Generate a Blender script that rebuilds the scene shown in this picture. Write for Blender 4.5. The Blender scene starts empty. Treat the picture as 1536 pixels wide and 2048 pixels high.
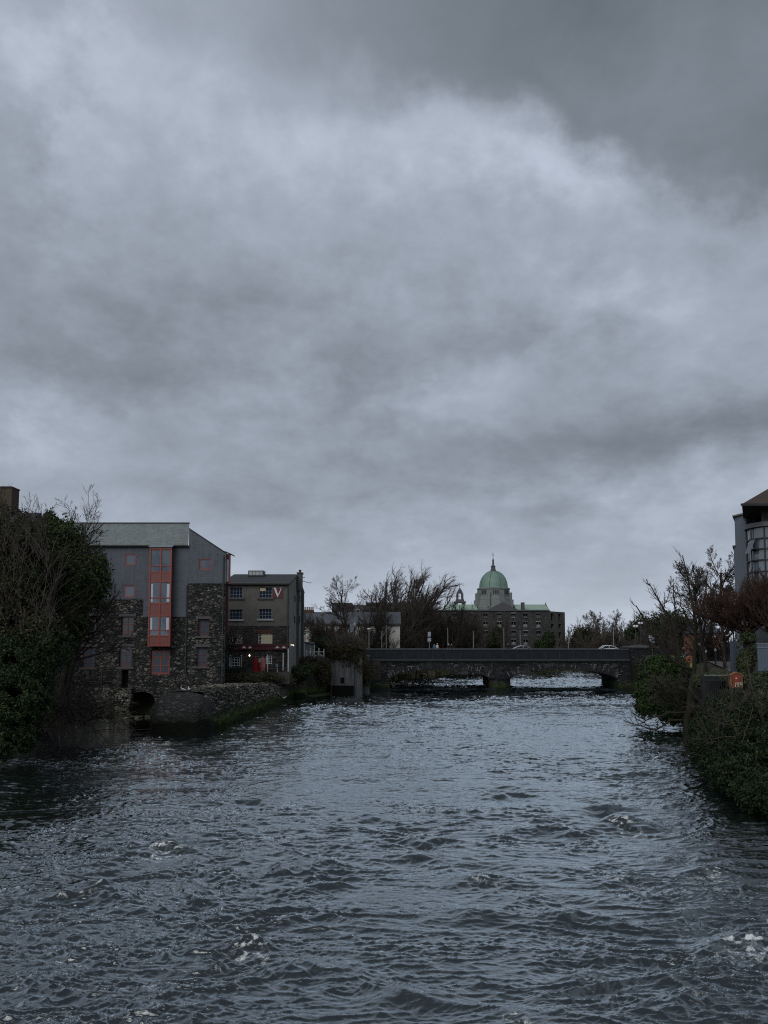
import bpy, math, random
import numpy as np
from math import radians, sin, cos, tan, pi, atan2, sqrt
from mathutils import Vector, Matrix

scene = bpy.context.scene
COL = scene.collection

# ------------------------------------------------------------------ view geometry
F = 1479.0; CX = 768.0; PITCH = radians(4.0); HOR = 1285.0
CV = HOR - F * tan(PITCH); H = 8.35

def ray(u, v):
    dx = (u - CX) / F; dz = -(v - CV) / F
    return (dx, cos(PITCH) - sin(PITCH) * dz, sin(PITCH) + cos(PITCH) * dz)

def P(u, v, Y):
    d = ray(u, v); t = Y / d[1]
    return Vector((d[0] * t, Y, H + d[2] * t))

def G(u, v, z0=0.0):
    d = ray(u, v); t = (z0 - H) / d[2]
    return Vector((d[0] * t, d[1] * t, z0))

def X(u, Y, v=1250): return P(u, v, Y).x
def Z(v, Y): return P(768, v, Y).z

# ------------------------------------------------------------------ node helpers
class Tree:
    def __init__(self, nt): self.nt = nt
    def n(self, t, **kw):
        nd = self.nt.nodes.new(t)
        for k, val in kw.items(): setattr(nd, k, val)
        return nd
    def put(self, nd, **kw):
        for k, val in kw.items():
            k = k.replace('_', ' ')
            s = nd.inputs[k]
            if isinstance(val, bpy.types.NodeSocket): self.nt.links.new(val, s)
            else: s.default_value = val
        return nd
    def m(self, op, a, b=0.0, c=0.0, clamp=False):
        nd = self.n('ShaderNodeMath', operation=op, use_clamp=clamp)
        for i, x in enumerate((a, b, c)):
            if isinstance(x, bpy.types.NodeSocket): self.nt.links.new(x, nd.inputs[i])
            else: nd.inputs[i].default_value = x
        return nd.outputs[0]
    def sstep(self, x, lo, hi, a=0.0, b=1.0):
        nd = self.n('ShaderNodeMapRange', interpolation_type='SMOOTHSTEP')
        self.nt.links.new(x, nd.inputs[0])
        nd.inputs[1].default_value = lo; nd.inputs[2].default_value = hi
        nd.inputs[3].default_value = a; nd.inputs[4].default_value = b
        return nd.outputs[0]
    def mix(self, f, a, b, blend='MIX'):
        nd = self.n('ShaderNodeMix', data_type='RGBA', blend_type=blend)
        for s, x in ((nd.inputs[0], f), (nd.inputs[6], a), (nd.inputs[7], b)):
            if isinstance(x, bpy.types.NodeSocket): self.nt.links.new(x, s)
            elif isinstance(x, (int, float)): s.default_value = x
            else: s.default_value = tuple(x) + (1,) if len(x) == 3 else x
        return nd.outputs[2]
    def noise(self, vec, scale, detail=4, rough=.55, dist=0.0, dim='3D'):
        nd = self.n('ShaderNodeTexNoise', noise_dimensions=dim)
        if vec is not None: self.nt.links.new(vec, nd.inputs['Vector'])
        nd.inputs['Scale'].default_value = scale; nd.inputs['Detail'].default_value = detail
        nd.inputs['Roughness'].default_value = rough; nd.inputs['Distortion'].default_value = dist
        return nd.outputs[0]
    def coord(self, scale=(1, 1, 1), kind='Object', loc=(0, 0, 0), rot=(0, 0, 0)):
        tc = self.n('ShaderNodeTexCoord'); mp = self.n('ShaderNodeMapping')
        self.nt.links.new(tc.outputs[kind], mp.inputs[0])
        mp.inputs['Scale'].default_value = scale; mp.inputs['Location'].default_value = loc
        mp.inputs['Rotation'].default_value = rot
        return mp.outputs[0]
    def ramp(self, fac, stops):
        nd = self.n('ShaderNodeValToRGB'); self.nt.links.new(fac, nd.inputs[0])
        cr = nd.color_ramp
        while len(cr.elements) < len(stops): cr.elements.new(.5)
        for e, (p, c) in zip(cr.elements, stops):
            e.position = p; e.color = tuple(c) + (1,)
        return nd.outputs[0]
    def bump(self, h, strength=.5, dist=.05, normal=None):
        nd = self.n('ShaderNodeBump'); self.nt.links.new(h, nd.inputs['Height'])
        nd.inputs['Strength'].default_value = strength; nd.inputs['Distance'].default_value = dist
        if normal is not None: self.nt.links.new(normal, nd.inputs['Normal'])
        return nd.outputs[0]

MATS = {}
def material(name, fn):
    if name in MATS: return MATS[name]
    m = bpy.data.materials.new(name); m.use_nodes = True
    t = Tree(m.node_tree); bs = m.node_tree.nodes['Principled BSDF']
    fn(t, bs, m); MATS[name] = m
    return m

def setp(t, bs, color=None, rough=None, normal=None, metal=None, ior=None, spec=None):
    for k, val in (('Base Color', color), ('Roughness', rough), ('Normal', normal), ('Metallic', metal), ('IOR', ior), ('Specular IOR Level', spec)):
        if val is None: continue
        if isinstance(val, bpy.types.NodeSocket): t.nt.links.new(val, bs.inputs[k])
        elif k == 'Base Color': bs.inputs[k].default_value = tuple(val) + (1,)
        else: bs.inputs[k].default_value = val

def plain(name, color, rough=.6, var=.25, scale=3.0, metal=0.0, bump=.15, spec=.5, emit=None):
    def fn(t, bs, m):
        sp_ = .12 if (rough >= .7 and metal == 0) else spec
        v = t.coord()
        n1 = t.noise(v, scale, 5, .6); n2 = t.noise(v, scale * 9, 3, .6)
        k = t.m('MULTIPLY_ADD', t.m('ADD', n1, t.m('MULTIPLY', n2, .5)), var * 2, 1 - var * 1.5)
        cn = t.n('ShaderNodeRGB'); cn.outputs[0].default_value = tuple(color) + (1,)
        vm = t.n('ShaderNodeVectorMath', operation='SCALE')
        t.nt.links.new(cn.outputs[0], vm.inputs[0]); t.nt.links.new(k, vm.inputs['Scale'])
        setp(t, bs, vm.outputs[0], rough, t.bump(n2, bump, .02), metal, spec=sp_)
        if emit:
            bs.inputs['Emission Color'].default_value = tuple(emit[:3]) + (1,)
            bs.inputs['Emission Strength'].default_value = emit[3]
    return material(name, fn)

def rubble(name, c_dark, c_mid, c_light, mortar, size=.38, squash=1.7, moss=0.0, bumpd=.06, stain=.5, wet=(.75, 1.0, 1.7)):
    """uneven stone walling: cells of stone, dark joints, weather stains"""
    def fn(t, bs, m):
        v0 = t.coord()
        wn = t.n('ShaderNodeTexNoise'); t.nt.links.new(v0, wn.inputs['Vector']); wn.inputs['Scale'].default_value = 1.7; wn.inputs['Detail'].default_value = 3
        wa = t.n('ShaderNodeVectorMath', operation='MULTIPLY_ADD'); t.nt.links.new(wn.outputs[1], wa.inputs[0])
        wa.inputs[1].default_value = (.35, .35, .3); t.nt.links.new(v0, wa.inputs[2])
        mp = t.n('ShaderNodeMapping'); t.nt.links.new(wa.outputs[0], mp.inputs[0])
        mp.inputs['Scale'].default_value = (1 / size, 1 / size, squash / size)
        def vor(feat, vec, sc=1.0, rnd=.95):
            nd = t.n('ShaderNodeTexVoronoi', feature=feat); t.nt.links.new(vec, nd.inputs['Vector'])
            nd.inputs['Scale'].default_value = sc; nd.inputs['Randomness'].default_value = rnd
            return nd
        v1 = vor('F1', mp.outputs[0]); ve = vor('DISTANCE_TO_EDGE', mp.outputs[0])
        sep = t.n('ShaderNodeSeparateColor'); t.nt.links.new(v1.outputs['Color'], sep.inputs[0])
        big = t.noise(v0, .35, 4, .6)
        fine = t.noise(v0, 14, 4, .7)
        r = t.m('ADD', t.m('MULTIPLY', sep.outputs[0], .68), t.m('MULTIPLY', big, .35))
        col = t.ramp(r, [(.12, c_dark), (.55, c_mid), (.88, c_light)])
        col = t.mix(t.sstep(fine, .25, .75), t.mix(.6, col, (0, 0, 0)), col)
        joint = t.sstep(ve.outputs[0], .02, .13)
        col = t.mix(joint, mortar, col)
        st = t.noise(t.coord((.9, .9, .22)), 1.2, 5, .65)
        col = t.mix(t.m('MULTIPLY', t.sstep(st, .48, .68), stain), col, tuple(x * .45 for x in c_dark))
        if moss > 0:
            tc = t.n('ShaderNodeNewGeometry'); sx = t.n('ShaderNodeSeparateXYZ'); t.nt.links.new(tc.outputs['Position'], sx.inputs[0])
            mm = t.m('MULTIPLY', t.sstep(t.m('ADD', sx.outputs[2], t.m('MULTIPLY', t.noise(v0, 1.1, 5, .7), 1.8)), 1.3, 3.0, 1, 0), moss)
            col = t.mix(mm, col, t.ramp(t.noise(v0, 3, 5, .7), [(.3, (.014, .026, .006)), (.52, (.040, .075, .012)), (.72, (.13, .135, .025))]))
        if moss > 0: col = t.mix(t.m('MULTIPLY', t.sstep(t.m('ADD', sx.outputs[2], t.m('MULTIPLY', t.noise(v0, .7, 4, .6), 1.2)), wet[1], wet[2], 1, 0), wet[0]), col, (.006, .007, .005))
        hgt = t.m('ADD', t.m('MULTIPLY', t.sstep(ve.outputs[0], 0, .22), 1.0), t.m('MULTIPLY', fine, .35))
        setp(t, bs, col, .85, t.bump(hgt, .9, bumpd), spec=.12)
    return material(name, fn)

# ------------------------------------------------------------------ mesh helpers
def org(parent):
    L = Vector((0, 0, 0))
    while parent is not None:
        L += parent.location; parent = parent.parent
    return L

def link_mesh(name, verts, faces, mat, parent=None, mats=None, fmat=None, smooth=False):
    me = bpy.data.meshes.new(name)
    L = org(parent)
    v = np.asarray(verts, dtype=np.float64).reshape(-1, 3) - np.array(L)
    if isinstance(faces, np.ndarray):
        n, k = faces.shape
        me.vertices.add(len(v)); me.vertices.foreach_set('co', v.astype(np.float32).ravel())
        me.loops.add(n * k); me.loops.foreach_set('vertex_index', faces.astype(np.int32).ravel())
        me.polygons.add(n); me.polygons.foreach_set('loop_start', np.arange(0, n * k, k, dtype=np.int32))
        me.update(calc_edges=True)
    else:
        me.from_pydata(v.tolist(), [], faces)
    for mm in (mats or [mat]): me.materials.append(mm)
    if fmat is not None: me.polygons.foreach_set('material_index', np.asarray(fmat, dtype=np.int32))
    if smooth: me.polygons.foreach_set('use_smooth', np.ones(len(me.polygons), dtype=bool))
    me.update()
    o = bpy.data.objects.new(name, me); COL.objects.link(o)
    if parent is not None: o.parent = parent
    return o

def tag(o, label=None, cat=None, group=None, kind=None):
    if label: o['label'] = label
    if cat: o['category'] = cat
    if group: o['group'] = group
    if kind: o['kind'] = kind
    return o

def thing(name, loc, label, cat, group=None):
    o = bpy.data.objects.new(name, None); COL.objects.link(o)
    o.location = loc; o.empty_display_size = .2
    return tag(o, label, cat, group)

def copy_thing(root, loc, rz=0.0, scale=1.0, label=None):
    r = root.copy(); COL.objects.link(r); r.location = loc; r.rotation_euler = (0, 0, rz)
    r.scale = (scale,) * 3 if not isinstance(scale, tuple) else scale
    if label: r['label'] = label
    def rec(src, dst):
        for ch in list(src.children):
            c = ch.copy(); COL.objects.link(c); c.parent = dst
            rec(ch, c)
    rec(root, r)
    return r

class MB:
    def __init__(self): self.v = []; self.f = []; self.m = []
    def add(self, vs, fs, mi=0):
        b = len(self.v); self.v += [tuple(p) for p in vs]
        for f in fs: self.f.append(tuple(i + b for i in f)); self.m.append(mi)
        return self
    def box(self, x0, x1, y0, y1, z0, z1, mi=0):
        vs = [(x0, y0, z0), (x1, y0, z0), (x1, y1, z0), (x0, y1, z0), (x0, y0, z1), (x1, y0, z1), (x1, y1, z1), (x0, y1, z1)]
        return self.add(vs, [(0, 3, 2, 1), (4, 5, 6, 7), (0, 1, 5, 4), (1, 2, 6, 5), (2, 3, 7, 6), (3, 0, 4, 7)], mi)
    def prism(self, pts, d, mi=0):
        """pts: closed 3D polygon, extruded by vector d"""
        n = len(pts); d = Vector(d)
        a = [Vector(p) for p in pts]; b = [p + d for p in a]
        fs = [tuple(range(n))[::-1], tuple(range(n, 2 * n))] + [(i, (i + 1) % n, n + (i + 1) % n, n + i) for i in range(n)]
        return self.add(a + b, fs, mi)
    def tube(self, pts, rad, k=6, mi=0, cap=True):
        pts = [Vector(p) for p in pts]; n = len(pts)
        if not hasattr(rad, '__len__'): rad = [rad] * n
        vs = []; 
        for i, p in enumerate(pts):
            d = (pts[min(i + 1, n - 1)] - pts[max(i - 1, 0)]).normalized()
            a = Vector((0, 0, 1)) if abs(d.z) < .9 else Vector((1, 0, 0))
            s = d.cross(a).normalized(); t2 = d.cross(s)
            for j in range(k):
                an = 2 * pi * j / k
                vs.append(p + (s * cos(an) + t2 * sin(an)) * rad[i])
        fs = [(i * k + j, i * k + (j + 1) % k, (i + 1) * k + (j + 1) % k, (i + 1) * k + j) for i in range(n - 1) for j in range(k)]
        if cap: fs += [tuple(range(k))[::-1], tuple((n - 1) * k + j for j in range(k))]
        return self.add(vs, fs, mi)
    def lathe(self, c, prof, k=24, mi=0, phase=0.0):
        vs = []; n = len(prof)
        for r, z in prof:
            for j in range(k):
                an = 2 * pi * (j + .5) / k + phase
                vs.append((c[0] + r * cos(an), c[1] + r * sin(an), c[2] + z))
        fs = [(i * k + j, i * k + (j + 1) % k, (i + 1) * k + (j + 1) % k, (i + 1) * k + j) for i in range(n - 1) for j in range(k)]
        fs += [tuple(range(k))[::-1], tuple((n - 1) * k + j for j in range(k))]
        return self.add(vs, fs, mi)
    def build(self, name, mat, parent=None, smooth=False, mats=None, bevel=0):
        o = link_mesh(name, self.v, self.f, mat, parent, mats, self.m if mats else None, smooth)
        if bevel:
            b = o.modifiers.new('bevel', 'BEVEL'); b.width = bevel; b.segments = 2; b.limit_method = 'ANGLE'
        return o

def wall_holes(mb, x0, x1, z0, z1, y, holes, depth=.25, axis='y', mi=0, sgn=1):
    """wall sheet with rectangular openings and reveals; axis 'y': faces -y at y; axis 'x': faces sgn*x at x=y, spans y"""
    xs = sorted(set([x0, x1] + [h for q in holes for h in q[:2] if x0 < h < x1]))
    zs = sorted(set([z0, z1] + [h for q in holes for h in q[2:4] if z0 < h < z1]))
    def pt(a, z, d=0.0):
        return (a, y + d, z) if axis == 'y' else (y - sgn * d, a, z)
    for i in range(len(xs) - 1):
        for j in range(len(zs) - 1):
            cx = (xs[i] + xs[i + 1]) / 2; cz = (zs[j] + zs[j + 1]) / 2
            if any(q[0] < cx < q[1] and q[2] < cz < q[3] for q in holes): continue
            mb.add([pt(xs[i], zs[j]), pt(xs[i + 1], zs[j]), pt(xs[i + 1], zs[j + 1]), pt(xs[i], zs[j + 1])], [(0, 1, 2, 3)], mi)
    for a0, a1, b0, b1 in [q[:4] for q in holes]:
        c = [(a0, b0), (a1, b0), (a1, b1), (a0, b1)]
        for k in range(4):
            p, q = c[k], c[(k + 1) % 4]
            mb.add([pt(*p), pt(*q), pt(*q, depth), pt(*p, depth)], [(0, 1, 2, 3)], mi)

def window(root, x0, x1, z0, z1, y, frame, glass, cols=2, rows=2, fw=.09, bw=.045, name='window', axis='y', sgn=1, sill=None, zsplits=None, curtain=None, label=None):
    """frame ring + glazing bars as one mesh, pane as its child; placed with its front at depth y"""
    f = MB()
    def bx(mb, a0, a1, d0, d1, b0, b1):
        if axis == 'y': mb.box(a0, a1, y + d0, y + d1, b0, b1)
        else:
            p, q = y - sgn * d0, y - sgn * d1
            mb.box(min(p, q), max(p, q), a0, a1, b0, b1)
    bx(f, x0, x0 + fw, 0, .08, z0, z1); bx(f, x1 - fw, x1, 0, .08, z0, z1)
    bx(f, x0 + fw, x1 - fw, 0, .08, z0, z0 + fw); bx(f, x0 + fw, x1 - fw, 0, .08, z1 - fw, z1)
    for i in range(1, cols):
        c = x0 + (x1 - x0) * i / cols; w = bw if cols != 2 else bw * 1.5
        bx(f, c - w / 2, c + w / 2, .01, .075, z0 + fw, z1 - fw)
    zz = zsplits if zsplits else [z0 + (z1 - z0) * j / rows for j in range(1, rows)]
    for c in zz: bx(f, x0 + fw, x1 - fw, .013, .07, c - bw / 2, c + bw / 2)
    o = f.build(name, frame, root)
    if label: o['label'] = label
    g = MB(); bx(g, x0 + fw * .5, x1 - fw * .5, .05, .056, z0 + fw * .5, z1 - fw * .5)
    g.build('pane', glass, o)
    if sill is not None:
        s = MB(); bx(s, x0 - .15, x1 + .15, -.28, .05, z0 - .17, z0 - .003); s.build('sill', sill, o)
    if curtain is not None:
        c = MB()
        for a in curtain[1]:
            xa, xb = x0 + (x1 - x0) * a[0], x0 + (x1 - x0) * a[1]
            n = 8
            pts = [(xa + (xb - xa) * i / n, y + .049 - .008 * (i % 2) if axis == 'y' else 0, 0) for i in range(n + 1)]
            vs = [(p[0], p[1] , z0 + fw) for p in pts] + [(p[0], p[1], z1 - fw) for p in pts]
            c.add(vs, [(i, i + 1, n + 2 + i, n + 1 + i) for i in range(n)])
        c.build('curtain', curtain[0], o)
    return o

# ------------------------------------------------------------------ numpy noise
_rng = np.random.RandomState(7)
_perm = _rng.permutation(4096)
_ga = _rng.rand(4096) * 2 * np.pi
def pnoise(x, y, seed=0):
    xi = np.floor(x).astype(np.int64); yi = np.floor(y).astype(np.int64)
    xf = x - xi; yf = y - yi
    def g(ix, iy, fx, fy):
        h = _perm[(_perm[(ix + seed * 131) & 4095] + iy) & 4095]
        a = _ga[h]
        return np.cos(a) * fx + np.sin(a) * fy
    u = xf * xf * xf * (xf * (xf * 6 - 15) + 10); v = yf * yf * yf * (yf * (yf * 6 - 15) + 10)
    n00 = g(xi, yi, xf, yf); n10 = g(xi + 1, yi, xf - 1, yf); n01 = g(xi, yi + 1, xf, yf - 1); n11 = g(xi + 1, yi + 1, xf - 1, yf - 1)
    return ((n00 * (1 - u) + n10 * u) * (1 - v) + (n01 * (1 - u) + n11 * u) * v) * 1.5

def sm(x, a, b):
    t = np.clip((x - a) / (b - a), 0, 1); return t * t * (3 - 2 * t)

# ------------------------------------------------------------------ camera
cd = bpy.data.cameras.new('camera'); cam = bpy.data.objects.new('camera', cd); COL.objects.link(cam)
cam.location = (0, 0, H); cam.rotation_euler = (radians(90) + PITCH, 0, 0)
cd.sensor_fit = 'VERTICAL'; cd.sensor_height = 36; cd.sensor_width = 27; cd.lens = 36 * F / 2048
cd.shift_y = (CV - 1024) / 2048; cd.clip_end = 6000; cd.clip_start = .5
scene.camera = cam

# ------------------------------------------------------------------ sky and light
SUN_AZ, SUN_EL = radians(-155), radians(38)
world = bpy.data.worlds.new('World'); scene.world = world; world.use_nodes = True
def build_world():
    nt = world.node_tree; nt.nodes.clear(); t = Tree(nt)
    out = t.n('ShaderNodeOutputWorld'); bg = t.n('ShaderNodeBackground'); nt.links.new(bg.outputs[0], out.inputs[0])
    sky = t.n('ShaderNodeTexSky', sky_type='NISHITA', sun_disc=False, sun_elevation=SUN_EL, sun_rotation=SUN_AZ)
    tc = t.n('ShaderNodeTexCoord'); sp = t.n('ShaderNodeSeparateXYZ'); nt.links.new(tc.outputs['Generated'], sp.inputs[0])
    x, y, z = sp.outputs
    az = t.m('MULTIPLY', t.m('ARCTAN2', x, y), 57.3)
    el = t.m('MULTIPLY', t.m('ARCSINE', z), 57.3)
    # cloud layer seen from below: direction projected on a plane overhead
    zz = t.m('ADD', t.m('MAXIMUM', z, 0.0), .42)
    cx = t.m('DIVIDE', x, zz); cy = t.m('DIVIDE', y, zz)
    cb = t.n('ShaderNodeCombineXYZ'); nt.links.new(cx, cb.inputs[0]); nt.links.new(cy, cb.inputs[1])
    v = cb.outputs[0]
    nA = t.noise(v, 1.5, 6, .52, .35)
    nB = t.noise(v, 4.4, 8, .58, .25)
    nC = t.noise(v, 12.0, 7, .6, .1)
    nD = t.noise(v, 30.0, 6, .6, .1)
    wob = t.m('SUBTRACT', nB, .5); wob2 = t.m('SUBTRACT', nC, .5); wobA = t.m('SUBTRACT', nA, .5)
    azw = t.m('ADD', az, t.m('ADD', t.m('MULTIPLY', wob, 22), t.m('MULTIPLY', wob2, 8)))
    elw = t.m('ADD', el, t.m('ADD', t.m('MULTIPLY', wobA, -12), t.m('MULTIPLY', t.m('SUBTRACT', t.noise(v, 2.6, 7, .58, .3), .5), 12)))
    def px(u, vv):
        d = Vector(ray(u, vv)).normalized()
        return math.degrees(atan2(d.x, d.y)), math.degrees(math.asin(d.z))
    val = t.m('MULTIPLY_ADD', wobA, .42, .50)
    low = t.sstep(el, 1, 18, .35, 1.0)
    val = t.m('ADD', val, t.m('MULTIPLY', low, t.m('ADD', t.m('MULTIPLY', wob, .38), t.m('ADD', t.m('MULTIPLY', wob2, .30), t.m('MULTIPLY', t.m('SUBTRACT', nD, .5), .13)))))
    def blob(u, vv, ru, rv, amp):
        a, e = px(u, vv); a2, _ = px(u + ru, vv); _, e2 = px(u, vv + rv)
        ra = abs(a2 - a); re = abs(e2 - e)
        da = t.m('DIVIDE', t.m('SUBTRACT', azw, a), ra); de = t.m('DIVIDE', t.m('SUBTRACT', elw, e), re)
        q = t.m('ADD', t.m('MULTIPLY', da, da), t.m('MULTIPLY', de, de))
        return t.m('MULTIPLY', t.m('EXPONENT', t.m('MULTIPLY', q, -1.0)), amp)
    for b in SKY_BLOBS: val = t.m('ADD', val, blob(*b))
    # the heavy cloud overhead to the right: its ragged lower edge runs down to the right
    a1, e1 = px(620, 150); a2, e2 = px(1500, 400)
    sl = (e2 - e1) / (a2 - a1)
    line = t.m('SUBTRACT', elw, t.m('MULTIPLY_ADD', azw, sl, e1 - sl * a1))
    dk = t.m('MULTIPLY', t.sstep(t.m('ADD', line, t.m('MULTIPLY', wob2, 4)), -1.2, 3.0), t.sstep(azw, -22, 12))
    dk = t.m('MULTIPLY', dk, t.sstep(az, 60, 30))
    dk = t.m('ADD', t.m('MULTIPLY', dk, .84), t.m('MULTIPLY', t.m('MULTIPLY', dk, t.sstep(line, 2, 12)), .2))
    darkv = t.m('ADD', t.m('MULTIPLY_ADD', wob, .62, .09), t.m('MULTIPLY', wob2, .15))
    dd = t.n('ShaderNodeMix', data_type='FLOAT')
    nt.links.new(dk, dd.inputs[0]); nt.links.new(val, dd.inputs[2]); nt.links.new(darkv, dd.inputs[3])
    val = dd.outputs[0]
    # paler band low down
    val = t.m('ADD', val, t.sstep(el, 9, 0, 0, .20))
    val = t.m('MULTIPLY', val, t.sstep(el, 44, 66, 1.0, .12))
    col = t.ramp(val, [(.0, (.100, .116, .134)), (.28, (.178, .203, .237)), (.55, (.290, .325, .386)), (.80, (.445, .490, .578)), (1.0, (.56, .605, .69))])
    colm = t.mix(.97, sky.outputs[0], col)
    hs = t.n('ShaderNodeVectorMath', operation='SCALE'); nt.links.new(colm, hs.inputs[0])
    nt.links.new(sky.outputs[0], hs.inputs[0]); hs.inputs['Scale'].default_value = .07
    fin = t.mix(.96, hs.outputs[0], col)
    nt.links.new(fin, bg.inputs[0]); bg.inputs[1].default_value = SKY_STRENGTH
SKY_STRENGTH = 1.0
SKY_BLOBS = [  # u, v, radius u, radius v, amount
    (200, 130, 240, 130, .13), (640, 290, 330, 120, .14), (1140, 350, 220, 75, .24), (250, 60, 80, 60, .06), (190, 330, 80, 120, .08),
    (60, 330, 170, 120, -.12), (400, 640, 700, 130, -.15), (260, 740, 420, 60, -.10), (1300, 600, 260, 110, .12),
    (1400, 790, 360, 90, -.22), (960, 800, 230, 60, .14), (960, 700, 220, 50, -.08), (90, 840, 180, 60, .16),
    (520, 860, 420, 60, -.10), (1150, 880, 420, 70, -.17), (1300, 1010, 420, 60, .12), (650, 990, 600, 60, -.12),
    (1450, 190, 120, 120, .1)]
build_world()
sd = bpy.data.lights.new('sun', 'SUN'); sd.energy = 1.25; sd.angle = radians(50); sd.color = (1, .97, .93)
so = bpy.data.objects.new('sun', sd); COL.objects.link(so)
so.rotation_euler = Vector((-sin(SUN_AZ) * cos(SUN_EL), -cos(SUN_AZ) * cos(SUN_EL), -sin(SUN_EL))).to_track_quat('-Z', 'Y').to_euler()
vs = scene.view_settings
scene.display_settings.display_device = 'sRGB'
vs.view_transform = 'Standard'; vs.look = 'None'; vs.exposure = .36; vs.gamma = 1; vs.use_curve_mapping = False
cy = scene.cycles
cy.max_bounces = 5; cy.diffuse_bounces = 2; cy.glossy_bounces = 3; cy.transmission_bounces = 4; cy.transparent_max_bounces = 8
cy.use_denoising = False; cy.filter_width = 1.1; cy.use_adaptive_sampling = False; cy.sample_clamp_indirect = 3.0; cy.caustics_reflective = False; cy.caustics_refractive = False
# ------------------------------------------------------------------ river plan
RIVER = [(-70, -30), (-50, 20), (-36, 40), (-31, 50), (-31.5, 63), (-36, 72), (-38, 86.5), (-20.6, 86.5), (-21, 80), (-20.8, 69), (-19.6, 67.4), (-17.2, 67.2),
         (-16.3, 70), (-15.6, 75), (-14.6, 87), (-14, 99.6), (-13.6, 109), (-10.6, 116), (-8.4, 122), (-4, 129), (-.2, 129.6), (-.2, 141),
         (.5, 150), (9.5, 173), (24, 194), (46, 206), (62, 208), (110, 214), (110, 192), (72, 184), (54, 160), (42.5, 141), (42.5, 129), (40, 112),
         (34.5, 88), (29.6, 73.5), (25.4, 60.8), (22.2, 49), (20.5, 42), (19.5, 34), (20, 20), (24, -30)]
RIV = np.array(RIVER, float)
def poly_sd(px, py, poly):
    """signed distance, negative inside"""
    d = np.full(px.shape, 1e9); inside = np.zeros(px.shape, bool)
    n = len(poly)
    for i in range(n):
        ax, ay = poly[i]; bx, by = poly[(i + 1) % n]
        ex, ey = bx - ax, by - ay
        t = np.clip(((px - ax) * ex + (py - ay) * ey) / (ex * ex + ey * ey), 0, 1)
        d = np.minimum(d, np.hypot(px - ax - t * ex, py - ay - t * ey))
        c = ((ay > py) != (by > py)) & (px < (bx - ax) * (py - ay) / (by - ay + 1e-12) + ax)
        inside ^= c
    return np.where(inside, -d, d)

CTRL = [(-45, 20, 4.5), (-40, 55, 4.0), (-45, 75, 3.6), (-60, 90, 3.6), (-30, 92, 2.6), (-18, 78, 3.2), (-17, 95, 3.1), (-22, 104, 4.05), (-18, 112, 4.05), (-40, 110, 4.05), (-16, 118, 4.6), (-10, 127, 5.6),
        (-20, 135, 6.2), (-2, 134, 6.2), (-5, 145, 5.6), (-20, 165, 5), (10, 175, 4), (30, 205, 3.2), (60, 225, 3.2), (0, 260, 4), (120, 230, 4), (90, 165, 4.5),
        (46, 134, 6.2), (50, 120, 6.0), (40, 95, 5.9), (34, 72, 5.7), (30, 55, 5.4), (27, 45, 5.0), (27, 30, 4.2), (40, 60, 5.7), (60, 80, 6), (80, 130, 6), (28, 10, 4.5),
        (-200, 200, 5), (250, 200, 5), (0, 500, 5), (-200, 0, 5), (200, 0, 5), (-400, 600, 8), (400, 600, 8)]
def land(px, py):
    w = 0; s = 0
    for x, y, z in CTRL:
        q = 1.0 / ((px - x) ** 2 + (py - y) ** 2 + 4.0) ** 2
        w = w + q; s = s + q * z
    return s / w
def ground_z(px, py):
    px = np.asarray(px, float); py = np.asarray(py, float)
    sd = poly_sd(px, py, RIV)
    far = sm(py, 138, 150)
    wid = 1.0 + 6.0 * far + 2.0 * sm(px, 20, 30) * (1 - far)
    k = sm(sd, 0.15, 1.0 * wid + .4)
    top = land(px, py) + .12 * pnoise(px * .35, py * .35, 3)
    return -1.6 + (top + 1.6) * k

def M_ground():
    def fn(t, bs, m):
        v = t.coord()
        n1 = t.noise(v, .25, 5, .6); n2 = t.noise(v, 2.5, 6, .7)
        c = t.ramp(n2, [(.3, (.018, .022, .010)), (.5, (.045, .052, .02)), (.7, (.075, .065, .035))])
        c = t.mix(t.sstep(n1, .4, .6), c, t.ramp(n2, [(.3, (.03, .026, .018)), (.7, (.09, .08, .06))]))
        setp(t, bs, c, .9, t.bump(n2, .8, .1), spec=.2)
    return material('bank_ground', fn)

def build_ground():
    def axis(segs):
        out = []
        for a, b, s in segs: out += list(np.arange(a, b, s))
        return np.array(out + [segs[-1][1]])
    xs = axis([(-4000, -1000, 600), (-1000, -200, 80), (-200, -60, 8), (-60, 80, .8), (80, 130, 3), (130, 1000, 60), (1000, 4000, 600)])
    ys = axis([(-600, -30, 60), (-30, 20, 3), (20, 150, .8), (150, 240, 1.5), (240, 600, 20), (600, 5000, 500)])
    gx, gy = np.meshgrid(xs, ys); z = ground_z(gx, gy)
    v = np.stack([gx, gy, z], -1).reshape(-1, 3)
    nx = len(xs); ny = len(ys)
    i = np.arange(nx - 1)[None, :] + np.arange(ny - 1)[:, None] * nx
    f = np.stack([i, i + 1, i + nx + 1, i + nx], -1).reshape(-1, 4)
    tag(link_mesh('ground', v, f, M_ground(), smooth=True), 'grassy and muddy river banks either side of the water', kind='structure')
build_ground()

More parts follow.
